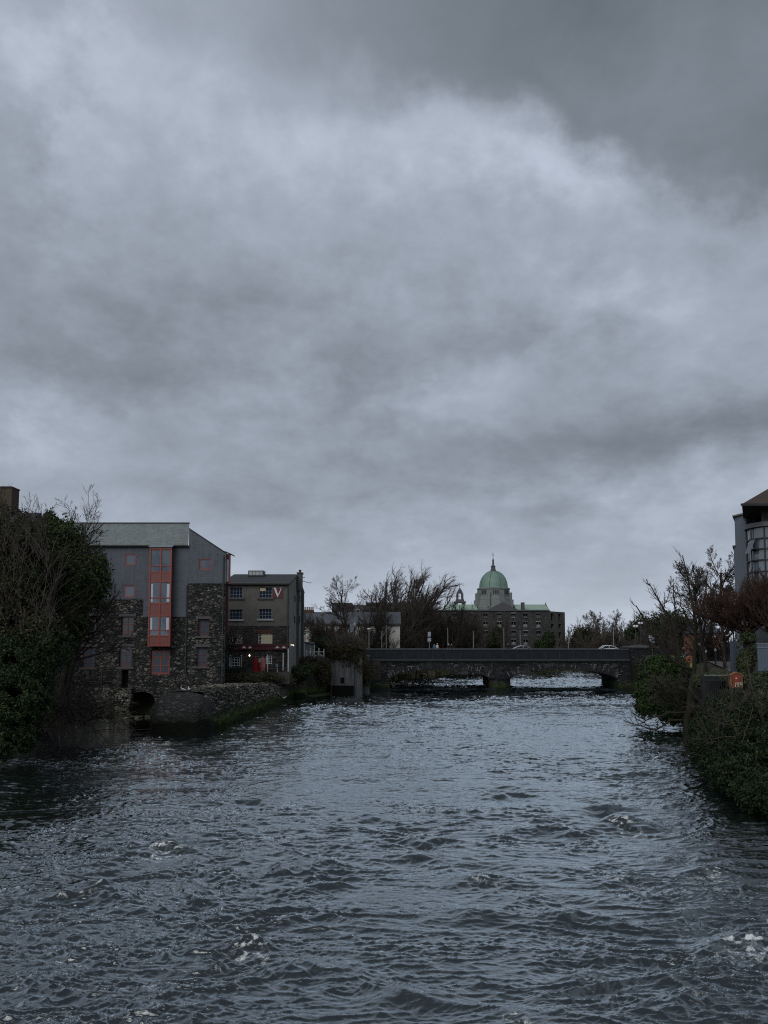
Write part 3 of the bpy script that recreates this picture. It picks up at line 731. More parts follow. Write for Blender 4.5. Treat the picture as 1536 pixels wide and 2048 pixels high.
def build_pub():
    Y = 106.0
    x = lambda u: X(u, Y); z = lambda v: Z(v, Y)
    root = thing('waterside_pub', (x(515), Y + 8, 4), 'grey rendered four storey pub with a maroon fascia and a V sign', 'building')
    xL, xC = x(440), x(578); zb = 3.0; depth = 19.0
    h = lambda q: (x(q[0]), x(q[1]), z(q[3]), z(q[2]))
    up = [(459, 484, 1175, 1196), (518, 543, 1175, 1196), (459, 484, 1219, 1239), (518, 543, 1218, 1238)]
    lo = [(459, 485, 1268, 1288), (517, 545, 1267, 1287)]
    gr = [(459, 481, 1314, 1337), (532, 545, 1311, 1328)]
    door = (517, 531, 1316, 1344)
    zm = z(1252)
    w = MB(); wall_holes(w, xL, xC, zm, z(1165), Y - .04, [h(q) for q in up], .3)
    w.add([(xL, Y - .04, zm), (xC, Y - .04, zm), (xC, Y, zm), (xL, Y, zm)], [(0, 1, 2, 3)])
    w.build('rendered_wall', M_render, root)
    w = MB(); wall_holes(w, xL, xC, zb, zm + .01, Y, [h(q) for q in lo + gr + [door]], .35); w.build('stone_wall', M_rub2, root)
    # gable wall facing the river
    zr = Z(1150, Y + depth / 2); ze = z(1165)
    gw = MB(); gw.add([(xC, Y - .04, zb), (xC, Y + depth, zb), (xC, Y + depth, ze), (xC, Y + depth / 2, zr), (xC, Y - .04, ze)], [(0, 1, 2, 3, 4)])
    gw.box(xL, xC - .02, Y + depth - .3, Y + depth, zb, ze)
    gw.build('gable_wall', M_gable, root)
    for yy, d in ((Y + 9.0, .9), (Y + 15.5, 1.2)):
        bt = MB(); bt.box(xC + .003, xC + .35, yy, yy + d, zb, zr - 2.0); bt.build('buttress', M_ctop, root)
    for yy in (Y + 6.2, Y + 12.8):
        for v in (1190, 1232): bt = MB(); bt.box(xC + .003, xC + .05, yy, yy + .8, Z(v + 14, yy), Z(v, yy)); bt.build('slit_window', M_dark, root)
    rf = MB(); o = .35
    rf.add([(xL, Y - o, ze - .15), (xC + .15, Y - o, ze - .15), (xC + .15, Y + depth / 2, zr + .12), (xL, Y + depth / 2, zr + .12), (xC + .15, Y + depth + o, ze - .15), (xL, Y + depth + o, ze - .15)], [(0, 1, 2, 3), (3, 2, 4, 5)])
    rf.add([(xL, Y - o, ze - .35), (xC + .15, Y - o, ze - .35), (xC + .15, Y - o, ze - .15), (xL, Y - o, ze - .15)], [(0, 1, 2, 3)])
    rf.add([(xC + .15, Y - o, ze - .35), (xC + .15, Y + depth / 2, zr - .2), (xC + .15, Y + depth + o, ze - .35), (xC + .15, Y + depth + o, ze - .15), (xC + .15, Y + depth / 2, zr + .12), (xC + .15, Y - o, ze - .15)], [(0, 1, 4, 5), (1, 2, 3, 4)])
    r = rf.build('roof', M_slatedark, root)
    g = MB(); g.box(xL, xC, Y - .52, Y - .36, ze - .32, ze - .14); g.build('gutter', M_black, r)
    ch = MB(); yc = Y + 8.6; ch.box(X(594, yc), X(602.5, yc), yc, yc + 1.6, zr - 2.5, Z(1147, yc)); ch.box(X(592.5, yc), X(604, yc), yc - .12, yc + 1.72, Z(1147, yc), Z(1144.5, yc))
    c = ch.build('chimney', M_ctop, r)
    ch = MB(); ch.lathe((X(598, yc), yc + .8, Z(1144.5, yc)), [(.2, 0), (.16, .35), (.24, .36), (.24, .45)], 10); ch.build('chimney_pot', M_brick_lint, c)
    # rooflight box on top
    sk = MB(); ys = Y + 6.5; sk.box(X(495, ys), X(526, ys), ys, ys + 1.8, Z(1153, ys), Z(1141, ys)); s = sk.build('rooflight', M_black, r)
    for i in range(4):
        g = MB(); a = 497 + i * 6.9; g.box(X(a, ys), X(a + 6.1, ys), ys - .03, ys - .003, Z(1150, ys), Z(1143, ys)); g.build('pane', M_dimwhite, s)
    for i, q in enumerate(up):
        a = h(q); window(root, a[0], a[1], a[2], a[3], Y + .1, M_lead, M_glassblue, 4, 3, .06, .045)
        s = MB(); s.box(a[0] - .3, a[1] + .3, Y - .22, Y + .08, a[2] - .22, a[2] - .003); s.build('sill', M_dimwhite if i > 1 else M_sill, root)
    a = h(up[1]); s = MB(); s.box(a[0] + .06, a[1] - .9, Y + .08, Y + .1, a[3] - .5, a[3] - .06); s.build('blind', M_cream, root)
    for i, q in enumerate(lo):
        a = h(q)
        o = window(root, a[0], a[1], a[2], a[3], Y + .12, M_white, M_glass, 4, 3, .1, .06, label='window with a drawn cream blind')
        b = MB(); b.box(a[0] + (.95 if i == 0 else .35), a[1] - .08, Y + .15, Y + .165, a[2] + .1, a[3] - .08); b.build('blind', M_cream, o)
        s = MB(); s.box(a[0] - .2, a[1] + .2, Y - .14, Y + .1, a[2] - .2, a[2] - .003); s.build('sill', M_maroon, root)
        s = MB(); s.box(a[0] - .1, a[1] + .1, Y - .02, Y + .08, a[3] + .003, a[3] + .55); s.build('lintel', M_brick_lint, root)
    for q in gr:
        a = h(q); window(root, a[0], a[1], a[2], a[3], Y + .12, M_white, M_glass, 4 if q[1] - q[0] > 15 else 2, 4 if q[1] - q[0] > 15 else 3, .14, .07)
    a = h(door); s = MB(); s.box(a[0], a[1], Y + .15, Y + .22, a[2], a[3] - .7); d = s.build('door', M_maroon, root)
    g = MB(); g.box(a[0] + .1, a[1] - .1, Y + .12, Y + .14, a[3] - .6, a[3] - .1); g.build('fanlight', M_dimwhite, root)
    g = MB(); g.tube([(a[1] - .15, Y + .1, a[2] + 1), (a[1] - .15, Y + .1, a[2] + 1.15)], .025, 6); g.build('handle', M_steel, d)
    # fascia with five lamps over it
    f = MB(); f.box(x(452), x(577), Y - .22, Y - .003, z(1299.5), z(1290)); f.box(x(452), x(577), Y - .34, Y - .22, z(1291.5), z(1289)); fa = f.build('fascia', M_maroon, root)
    M_lampc = plain('lamp_white', (.42, .38, .37), .5, .1)
    for u in (463, 490, 502, 556, 569):
        l = MB(); l.lathe((x(u), Y - .52, z(1296.5)), [(.04, .3), (.28, .12), (.3, 0), (.05, -.03)][::-1], 12); l.tube([(x(u), Y - .34, z(1292)), (x(u), Y - .52, z(1293))], .03, 5)
        l.build('fascia_lamp', M_lampc, fa)
    M_lit = plain('lit_lamp', (.8, .75, .6), .5, 0, emit=(1, .88, .62, 2.2))
    l = MB(); l.lathe((x(500.5), Y - .3, z(1311)), [(.02, -.12), (.09, -.08), (.11, 0), (.09, .07), (.02, .1)], 12); l.tube([(x(500.5), Y, z(1309)), (x(500.5), Y - .3, z(1309))], .03, 5); l.build('wall_lamp', M_lit, root)
    l = MB(); l.lathe((xC + .4, Y + 2.2, z(1291)), [(.01, -.08), (.06, -.05), (.07, 0), (.06, .05), (.01, .07)], 12); l.tube([(xC, Y + 2.2, z(1290)), (xC + .4, Y + 2.2, z(1290))], .03, 5); l.build('wall_lamp', M_lit, root)
    p = MB(); p.tube([(x(575.5), Y - .16, z(1166)), (x(575.5), Y - .16, z(1345))], .09, 8); p.build('downpipe', M_pipe, root); p = MB(); p.tube([(x(456), Y - .14, z(1289)), (x(456), Y - .14, z(1345))], .06, 8); p.build('downpipe', M_pipe, root)
    # V sign hung on the wall
    sroot = thing('wall_sign', (x(555), Y - .05, z(1196)), 'square maroon sign with a white serif letter V', 'sign')
    b = MB(); b.box(x(545), x(565.5), Y - .13, Y - .05, z(1196), z(1175)); b.build('board', M_maroon, sroot)
    L = MB(); ya = Y - .15
    def q4(pts): L.prism([(x(a), ya, z(b)) for a, b in pts], (0, .018, 0))
    q4([(547.3, 1176.6), (551.2, 1176.6), (556.6, 1191.5), (554.6, 1194.8)]); q4([(561.2, 1177.4), (562.6, 1177.4), (555.4, 1194.9), (554.8, 1191.5)])
    q4([(546.3, 1175.8), (552.6, 1175.8), (552.6, 1176.6), (546.3, 1176.6)]); q4([(558.6, 1175.8), (564.4, 1175.8), (564.4, 1176.6), (558.6, 1176.6)])
    L.build('letter', M_white, sroot)
    # cameras / aerial arm on the gable top
    ar = MB(); p0 = Vector((xC, Y + 11, zr - .6)); ar.tube([p0, p0 + Vector((1.6, 0, -.5)), p0 + Vector((2.1, 0, -.5))], .05, 6); ar.tube([p0 + Vector((0, -1, .3)), p0 + Vector((1.2, -1, .25))], .05, 6)
    ar.build('bracket', M_steel, root)
build_pub()

def build_white_house():
    Y = 150.0; x = lambda u: X(u, Y); z = lambda v: Z(v, Y)
    root = thing('terraced_house', (x(690), Y + 4, 5), 'long cream rendered house with slate roof beyond the quay', 'house')
    win = [(607, 614, 1257, 1272), (622, 632, 1257, 1272), (673, 682, 1257, 1272), (697, 706, 1264, 1277), (740, 750, 1257, 1272)]
    h = lambda q: (x(q[0]), x(q[1]), z(q[3]), z(q[2]))
    w = MB(); wall_holes(w, x(585), x(800), 4, z(1248), Y, [h(q) for q in win], .2); w.box(x(585), x(800), Y + .5, Y + 8, 4, z(1249)); w.build('wall', M_whitehouse, root)
    r = MB(); r.prism([(x(583), Y - .4, z(1248)), (x(583), Y + 4.5, Z(1224, Y + 4.5)), (x(583), Y + 9, z(1248))], (x(802) - x(583), 0, 0)); rf = r.build('roof', M_slategrey, root)
    g = MB(); g.box(x(583), x(802), Y - .5, Y - .38, z(1250), z(1247)); g.build('gutter', M_black, rf)
    for q in win:
        a = h(q); window(root, a[0], a[1], a[2], a[3], Y + .06, M_white, M_glass, 1, 4, .1, .13)
    c = MB(); c.box(X(605, Y + 4), X(627, Y + 4), Y + 4, Y + 5.2, Z(1235, Y + 4), Z(1220, Y + 4)); ch = c.build('chimney', M_brick_lint, rf)
    for i in range(6):
        p = MB(); p.lathe((X(607 + 3.6 * i, Y + 4), Y + 4.6, Z(1220, Y + 4)), [(.17, 0), (.13, .55), (.17, .56), (.17, .65)], 8); p.build('chimney_pot', M_gable, ch)
    Y = 214.0
    root = thing('flat_roofed_building', (x(760), Y + 4, 5), 'dark flat roofed building half hidden by bare trees', 'building')
    w = MB(); w.box(X(666, Y), X(846, Y), Y, Y + 12, 3, Z(1210, Y)); wl = w.build('wall', M_ctop, root)
    w = MB(); w.box(X(664, Y), X(704, Y), Y - 1, Y + 6, Z(1250, Y), Z(1206, Y)); w.build('stair_block', M_slatedark, root); w = MB(); w.box(X(732, Y), X(849, Y), Y - .4, Y + 12.4, Z(1210, Y) + .003, Z(1205, Y)); w.build('roof', M_slatedark, root)
    for i in range(8):
        u = 712 + i * 16
        if i == 1: continue
        window(root, X(u, Y), X(u + 8, Y), Z(1232, Y), Z(1219, Y), Y - .05, M_dimwhite, M_glass, 2, 2, .12)
build_white_house()

def build_far_mill():
    Y = 215.0; x = lambda u: X(u, Y); z = lambda v: Z(v, Y)
    root = thing('ruined_mill', (x(1000), Y + 10, 3), 'derelict five storey grey stone mill behind the bridge', 'building')
    cols = [941, 971, 999, 1027, 1051, 1077]; rows = [(1227, 1235), (1244, 1254), (1262, 1271), (1279, 1289), (1296, 1308)]
    holes = [(x(c - 4.2), x(c + 4.2), z(b), z(a)) for c in [875, 910] + cols for a, b in rows]
    w = MB(); xL, xC = x(850), x(1095); wall_holes(w, xL, xC, 1, z(1222), Y, holes, .5)
    # right face, turned away
    xR = X(1130, 224.0); zt = Z(1222.5, 224)
    side = []
    n = 2
    e = Vector((xR - xC, 9, 0))
    def sp(t, zz, d=0.0):
        nrm = Vector((9, -(xR - xC), 0)).normalized()
        p = Vector((xC, Y, 0)) + e * t - nrm * d
        return (p.x, p.y, zz)
    ts = [0, .20, .36, .62, .78, 1.0]; zs = [1] + sorted([zz for a, b in [(1226, 1240), (1247, 1256), (1264, 1276), (1283, 1293)] for zz in (z(a), z(b))]) + [z(1222)]
    for i in range(5):
        for j in range(len(zs) - 1):
            hole = i in (1, 3) and j in (1, 3, 5, 7)
            d = .6 if hole else 0
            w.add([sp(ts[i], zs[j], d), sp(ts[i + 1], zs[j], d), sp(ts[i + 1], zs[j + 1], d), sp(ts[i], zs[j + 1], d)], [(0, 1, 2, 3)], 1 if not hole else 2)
            if hole:
                for (p, q) in (((ts[i], zs[j]), (ts[i + 1], zs[j])), ((ts[i + 1], zs[j]), (ts[i + 1], zs[j + 1])), ((ts[i + 1], zs[j + 1]), (ts[i], zs[j + 1])), ((ts[i], zs[j + 1]), (ts[i], zs[j]))):
                    w.add([sp(*p), sp(*q), sp(*q, d), sp(*p, d)], [(0, 1, 2, 3)], 1)
    w.add([(xL, Y, z(1222)), (xC, Y, z(1222)), (xR, 224, z(1222)), (xR, 236, z(1222)), (xL, 236, z(1222))], [(0, 1, 2, 3, 4)])
    w.add([(xR, 224, 1), (xR, 236, 1), (xR, 236, z(1222)), (xR, 224, z(1222))], [(0, 1, 2, 3)])
    M_pale = rubble('pale_mill_stone', (.07, .068, .06), (.125, .12, .105), (.17, .165, .15), (.08, .078, .07), .6, 1.8, 0, .04)
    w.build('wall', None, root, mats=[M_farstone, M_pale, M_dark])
    pr = MB(); pr.box(xL - .2, xC + .25, Y - .3, Y + .2, z(1222) + .003, z(1219.5)); pr.build('parapet', M_ctop, root)
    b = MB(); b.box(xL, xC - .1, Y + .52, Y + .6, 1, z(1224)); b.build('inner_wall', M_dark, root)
    k = 0
    for c in cols + [910]:
        for (a, bb) in rows[:4]:
            hd = MB(); hd.box(x(c - 5.2), x(c + 5.2), Y - .06, Y + .3, z(a) + .003, z(a - 1.7)); hd.box(x(c - 5), x(c + 5), Y - .1, Y + .3, z(bb + 1), z(bb) - .003)
            o = hd.build('window', M_sill if k % 3 else M_gable, root); k += 1
            g = MB(); g.box(x(c - 4), x(c + 4), Y + .3, Y + .36, z(bb) + .02, z((a + bb) / 2 + (k % 3 - 1))); g.box(x(c) - .06, x(c) + .06, Y + .24, Y + .3, z(bb) + .02, z(a)); g.build('frame', M_ctop if k % 2 else M_steel, o)
build_far_mill()

def build_cathedral():
    Y = 330.0; x = lambda u: X(u, Y); z = lambda v: Z(v, Y); s = Y / F
    root = thing('domed_cathedral', (x(988), Y, 4), 'limestone cathedral with a green copper dome, spire and cross', 'cathedral')
    cx = x(987.5)
    N = 48
    zb, zt = z(1176), z(1142)
    R = 28.5 * s
    prof = [(R * 1.02, -.4), (R, 0)]
    for i in range(1, 16):
        a = i / 15 * pi / 2
        prof.append((max(R * cos(a) ** .92, .05), (zt - zb) * sin(a)))
    d = MB(); d.lathe((cx, Y, zb), prof, N); dm = d.build('dome', M_copper, root, smooth=True)
    for k in range(8):
        an = 2 * pi * (k + .5) / 8
        rb = MB(); rb.tube([(cx + (r + .03) * cos(an), Y + (r + .03) * sin(an), zb + h_) for r, h_ in prof[1:]], .16, 4); rb.build('dome_rib', M_copperrib, dm)
    L = MB(); L.lathe((cx, Y, zt - .3), [(1.3, 0), (1.25, .8), (1.0, 1.0), (.95, 2.2), (1.1, 2.3), (.9, 2.6), (.42, 3.0), (.36, 5.0), (.5, 5.2), (.3, 5.5), (.12, 6.0)], 12); lt = L.build('lantern_spire', M_ctop, root)
    c = MB(); zc = zt + 5.4; c.box(cx - .1, cx + .1, Y - .1, Y + .1, zc, zc + 2.9); c.box(cx - .55, cx + .55, Y - .098, Y + .098, zc + 1.7, zc + 1.92); c.build('cross', M_ctop, lt)
    # drum in stages
    D = MB(); k = 16
    z1, z2, z3, z4 = z(1215), z(1199), z(1195), z(1178)
    D.lathe((cx, Y, 0), [(8.6, 5), (8.6, z1), (8.0, z1 + .4), (7.5, z2 - .3), (7.6, z2), (7.1, z3), (7.0, z4 - .6), (7.35, z4 - .3), (7.35, z4 + .2), (6.7, zb)], k)
    dr = D.build('drum', M_cathstone, root)
    for j in range(k):
        an = 2 * pi * (j + .5) / k + pi / k
        if j % 2 == 0: 
            b = MB(); 
            for r0, r1, wd, za, zc2 in ((7.0, 8.3, 1.1, z1, z(1186)), (7.0, 8.9, 1.3, z1, z(1200))):
                t_ = Vector((cos(an), sin(an), 0)); n_ = Vector((-sin(an), cos(an), 0)); o = Vector((cx, Y, 0))
                pts = [o + t_ * r0 - n_ * wd / 2, o + t_ * r1 - n_ * wd / 2, o + t_ * r1 + n_ * wd / 2, o + t_ * r0 + n_ * wd / 2]
                b.prism([(p.x, p.y, za) for p in pts], (0, 0, zc2 - za))
            b.build('buttress', M_cathstone, dr)
        else:
            wn = MB(); t_ = Vector((cos(an), sin(an), 0)); n_ = Vector((-sin(an), cos(an), 0)); o = Vector((cx, Y, 0))
            for q in (-.95, 0, .95):
                pts = [o + t_ * 6.6 + n_ * (q - .27), o + t_ * 7.08 + n_ * (q - .27), o + t_ * 7.08 + n_ * (q + .27), o + t_ * 6.6 + n_ * (q + .27)]
                wn.prism([(p.x, p.y, z(1190)) for p in pts], (0, 0, z(1182) - z(1190)))
            wn.build('drum_windows', M_black, dr)
    # transept with pediment, nave roofs
    g = MB(); yg = Y - 14
    g.prism([(X(972, yg), yg, Z(1221, yg)), (X(1040, yg), yg, Z(1221, yg)), (X(1007, yg), yg, Z(1204.5, yg))], (0, 9, 0)); g.box(X(975, yg), X(1037, yg), yg + .1, yg + 9, 4, Z(1221, yg) - .01); g.build('transept', M_ctop, root)
    r = MB()
    for a, b in ((889, 952), (1028, 1092)):
        r.add([(x(a), Y - 7, z(1221)), (x(b), Y - 7, z(1221)), (x(b), Y, z(1209)), (x(a), Y, z(1209)), (x(a), Y + 8, z(1221)), (x(b), Y + 8, z(1221))], [(0, 1, 2, 3), (3, 2, 5, 4), (1, 5, 2), (0, 3, 4)])
    r.build('roof', M_copper_pale, root)
    w = MB(); w.box(x(886), x(1094), Y - 6.8, Y + 7.8, 4, z(1221.3)); w.build('wall', M_cathstone, root)
    w = MB(); w.prism([(x(1091), Y - 7.2, z(1223)), (x(1091), Y + 8.2, z(1223)), (x(1091), Y + .2, z(1208))], (x(1093) - x(1091), 0, 0)); w.box(x(1091.4), x(1092.6), Y - .2, Y + .2, z(1208) - .1, z(1205)); w.build('gable', M_ctop, root)
    w = MB(); w.box(x(1036), x(1042), Y - 9, Y - 7.5, 8, z(1208.5)); w.box(x(1035.5), x(1042.5), Y - 9.1, Y - 7.4, z(1208.5), z(1207)); w.build('chimney', M_ctop, root)
    # small bell turret
    yt = Y + 6; bx = X(920, yt); zz = lambda v: Z(v, yt)
    tr = MB()
    def open_stage(hw, v0, v1, pw):
        for sx in (-1, 1):
            for sy in (-1, 1):
                tr.box(bx + sx * hw - (pw if sx > 0 else 0), bx + sx * hw + (pw if sx < 0 else 0), yt + sy * hw - (pw if sy > 0 else 0), yt + sy * hw + (pw if sy < 0 else 0), zz(v0), zz(v1))
    open_stage(2.3, 1212, 1206, 1.2); tr.box(bx - 2.5, bx + 2.5, yt - 2.5, yt + 2.5, zz(1206), zz(1203))
    tr.box(bx - 1.8, bx + 1.8, yt - 1.8, yt + 1.8, zz(1203), zz(1199)); open_stage(1.5, 1199, 1187, .75); tr.box(bx - 1.2, bx + 1.2, yt - 1.2, yt + 1.2, zz(1187), zz(1184.5))
    t = tr.build('bell_turret', M_ctop, root)
    cpp = MB(); cpp.lathe((bx, yt, zz(1184.5)), [(1.25, 0), (1.0, .7), (.5, 1.4), (.12, 2.2), (.06, 4.6)], 10); cpp.build('turret_cap', M_ctop, t)
build_cathedral()
# ------------------------------------------------------------------ bridge
BY0, BY1 = 130.0, 139.5
def build_bridge():
    Y = BY0; x = lambda u: X(u, Y); z = lambda v: Z(v, Y)
    root = thing('stone_bridge', (x(998), (BY0 + BY1) / 2, 0), 'low dark stone bridge of two flat arches with a solid parapet', 'bridge')
    xa, xb, xc, xd = x(778), x(979), x(1017), x(1232)
    xl, xr = x(640), x(1258)
    zs, zc = 1.9, z(1338.5)
    def soffit(xx):
        for a, b in ((xa, xb), (xc, xd)):
            if a < xx < b:
                t = (xx - (a + b) / 2) / ((b - a) / 2)
                return zs + (zc - zs) * max(0, 1 - abs(t) ** 2.1) ** .62
        return None
    zcorn = z(1322.5)
    m = MB(); n = 44
    def spans():
        out = [(xl, xa, None)]
        for a, b in ((xa, xb), (xc, xd)):
            ts = [a + (b - a) * (.5 - .5 * cos(pi * i / n)) for i in range(n + 1)]
            out += [(ts[i], ts[i + 1], (soffit(ts[i]) or zs, soffit(ts[i + 1]) or zs)) for i in range(n)]
            if b == xb: out.append((xb, xc, None))
        out.append((xd, xr, None))
        return out
    for p, q, s in spans():
        s0, s1 = s if s else (-1.5, -1.5)
        m.add([(p, BY0, s0), (q, BY0, s1), (q, BY0, zcorn), (p, BY0, zcorn)], [(0, 1, 2, 3)])
        m.add([(p, BY1, s0), (q, BY1, s1), (q, BY1, zcorn), (p, BY1, zcorn)], [(3, 2, 1, 0)])
        if s: m.add([(p, BY0, s0), (q, BY0, s1), (q, BY1, s1), (p, BY1, s0)], [(3, 2, 1, 0)])
    for xx in (xa, xb, xc, xd): m.add([(xx, BY0, -1.5), (xx, BY1, -1.5), (xx, BY1, zs), (xx, BY0, zs)], [(0, 1, 2, 3)])
    m.add([(xl, BY0, zcorn), (xr, BY0, zcorn), (xr, BY1, zcorn), (xl, BY1, zcorn)], [(0, 1, 2, 3)])
    m.build('arch_wall', M_brstone, root)
    # voussoirs, some with pale lime streaks
    M_v = rubble('voussoir_stone', (.016, .018, .021), (.036, .040, .045), (.08, .083, .085), (.02, .02, .022), .5, 1, .3, .03)
    M_vl = plain('lime_streaked_stone', (.19, .20, .205), .8, .8, 3)
    rng = random.Random(4)
    for a, b in ((xa, xb), (xc, xd)):
        v = MB(); vl = MB(); nn = 40
        for i in range(nn):
            t0, t1 = i / nn, (i + 1) / nn
            g = .012
            px0 = a + (b - a) * (.5 - .5 * cos(pi * (t0 * .92 + .04))); px1 = a + (b - a) * (.5 - .5 * cos(pi * (t1 * .92 + .04)))
            c = (a + b) / 2
            s0, s1 = soffit(px0), soffit(px1)
            hgt = .95 + .25 * rng.random()
            sk0 = (px0 - c) / ((b - a) / 2) * .55; sk1 = (px1 - c) / ((b - a) / 2) * .55
            d = .05 + .03 * rng.random()
            pts = [(px0 + .02, BY0 - d, s0 - .02), (px1 - .02, BY0 - d, s1 - .02), (px1 - .02 + sk1, BY0 - d, s1 + hgt), (px0 + .02 + sk0, BY0 - d, s0 + hgt)]
            v.prism(pts, (0, d - .003, 0))
            if rng.random() < (.42 if abs(px0 - c) > 2 else .12):
                w = .05 + .05 * rng.random(); h0 = .1 + .3 * rng.random(); h1 = h0 + .4 + .5 * rng.random()
                f = lambda hh, o: (px0 + sk0 * hh / hgt + o + .02, BY0 - d - .012, s0 + hh)
                vl.prism([f(h0, 0), f(h0, w), f(h1, w * .8), f(h1, 0)], (0, .01, 0))
                if rng.random() < .35: vl.prism([f(h1, 0), f(h1, .6), f(h1 + .07, .6), f(h1 + .07, 0)], (0, .01, 0))
        ring = v.build('arch_ring', M_v, root); vl.build('lime_streaks', M_vl, ring)
    st = MB()
    for i in range(46):
        u = rng.uniform(735, 1250); vv = rng.uniform(1327, 1345)
        if abs(u - 880) < 60 or abs(u - 1120) < 70: vv = rng.uniform(1326, 1333)
        w = rng.uniform(1, 8); st.box(x(u), x(u + w), BY0 - .014, BY0 - .003, z(vv + .8), z(vv))
    st.build('lime_seepage', M_vl, root)
    M_cor = plain('coping_stone', (.052, .058, .062), .8, .4, 1.5)
    M_par = plain('parapet_stone', (.015, .018, .023), .8, .5, .8)
    for (y0, y1, nm) in ((BY0 - .25, BY0 + .45, 'parapet'), (BY1 - .45, BY1 + .25, 'parapet')):
        p = MB(); k = 22; W = (xr - xl) / k
        for i in range(k): p.box(xl + i * W + .008, xl + (i + 1) * W - .008, y0 + .12, y1 - .12, zcorn + .35, z(1300))
        p.box(xl, xr, y0 + .15, y1 - .15, zcorn + .35, z(1300.5))
        pa = p.build(nm, M_par, root, bevel=.015)
        if y0 < 135:
            jm = MB()
            for i in range(0, k, 1 if nm else 1): jm.box(xl + i * W - .02, xl + i * W + .02, y0 + .108, y0 + .1195, zcorn + .35, z(1300.6))
            jm.build('mortar_joints', M_cor, pa)
        c = MB()
        for i in range(k): c.box(xl + i * W + .006, xl + (i + 1) * W - .006, y0 + .04, y1 - .04, z(1300) + .002, z(1297.3))
        c.build('coping', M_cor, pa, bevel=.02)
        c = MB(); yy = y0 if y0 < 135 else y0 + .1
        c.box(xl, xr, y0 - .06, y1 + .06, zcorn, zcorn + .2); c.box(xl, xr, y0 - .14, y1 + .14, zcorn + .2, zcorn + .345); c.build('string_course', M_cor, pa, bevel=.02)
    # cutwater
    c = MB(); xm = (xb + xc) / 2; hw = (xc - xb) / 2 + .12
    base = [(xm - hw, BY0 + .5), (xm - hw, BY0 - .6), (xm - hw * .45, BY0 - 1.9), (xm + hw * .45, BY0 - 1.9), (xm + hw, BY0 - .6), (xm + hw, BY0 + .5)]
    c.prism([(a, b, -1.5) for a, b in base], (0, 0, 1.5 + z(1358)))
    lv = [(1.1, z(1358)), (1.1, z(1358) + .22)]
    cen = Vector((xm, BY0 + .2, 0))
    ring = lambda s, zz: [(cen.x + (a - cen.x) * s, cen.y + (b - cen.y) * s, zz) for a, b in base]
    c.prism(ring(1.07, z(1358) + .002), (0, 0, .2))
    r0 = ring(1.0, z(1358) + .2); r1 = ring(.62, z(1348)); r2 = ring(.28, z(1342)); r3 = ring(.05, z(1337))
    for A, B in ((r0, r1), (r1, r2), (r2, r3)):
        c.add(A + B, [(i, i + 1, 6 + i + 1, 6 + i) for i in range(5)])
    c.build('cutwater', M_brstone, root)
    # abutment ledges
    e = MB(); e.box(x(735), xa + .1, BY0 - 1.1, BY0 - .003, -1.5, z(1359)); e.build('abutment', M_brstone, root); e = MB(); e.box(xd - .1, x(1275), BY0 - 1.4, BY0 - .003, -1.5, z(1362)); e.box(x(1240), x(1275), BY0 - .8, BY0 - .003, z(1362) + .003, z(1345)); e.build('abutment', M_brstone, root)
    # end pier
    pr = thing('bridge_end_pier', (x(1284), BY0 + 2, 0), 'square stone pier with a shallow cap at the bridge end', 'pier')
    p = MB(); p.box(x(1257.5), x(1310), BY0 - .75, BY0 + 4, -1, z(1296.5)); p.box(x(1256.5), x(1311), BY0 - .95, BY0 + 4.1, z(1347), z(1344.5)); p.build('shaft', M_brstone, pr)
    p = MB(); a = (x(1255.5), x(1312), BY0 - 1.0, BY0 + 4.2); p.box(a[0], a[1], a[2], a[3], z(1296.5) + .003, z(1293.5))
    t = Vector(((a[0] + a[1]) / 2, (a[2] + a[3]) / 2, z(1289)))
    cc = [(a[0], a[2], z(1293.5)), (a[1], a[2], z(1293.5)), (a[1], a[3], z(1293.5)), (a[0], a[3], z(1293.5))]
    p.add(cc + [tuple(t)], [(0, 1, 4), (1, 2, 4), (2, 3, 4), (3, 0, 4)]); p.build('cap', M_cor, pr)
    p = MB(); p.box(x(1283), x(1287), BY0 - .78, BY0 - .755, z(1341), z(1331)); p.build('niche', M_dark, pr)
    p = MB(); p.box(x(1262), x(1297), BY0 - .775, BY0 - .755, z(1336.5), z(1335.3)); p.box(x(1271.5), x(1274), BY0 - .776, BY0 - .756, z(1344), z(1334.5)); p.build('lime_seepage', M_vl, pr)
    # wall carrying on to the right
    wr = MB(); wr.box(x(1311.5), x(1420), BY0 - .2, BY0 + .3, 3, z(1299)); wr.box(x(1311.5), x(1420), BY0 - .26, BY0 + .36, z(1299) + .003, z(1297)); o = wr.build('roadside_wall', M_par)
    tag(o, 'low dark stone wall carrying on past the bridge end pier', 'wall')
    r = MB(); r.box(x(560), x(1500), BY0 + .5, BY1 - .5, 6.12, 6.30); tag(r.build('road', M_asphalt), 'asphalt road crossing the bridge', kind='structure')
    r = MB(); r.box(x(560), x(1500), BY0 + .46, BY0 + 2.2, 6.304, 6.42); r.box(x(560), x(1500), BY1 - 2.2, BY1 - .46, 6.304, 6.42); tag(r.build('pavement', M_sill), 'kerbed pavements along both sides of the bridge road', kind='structure')
build_bridge()

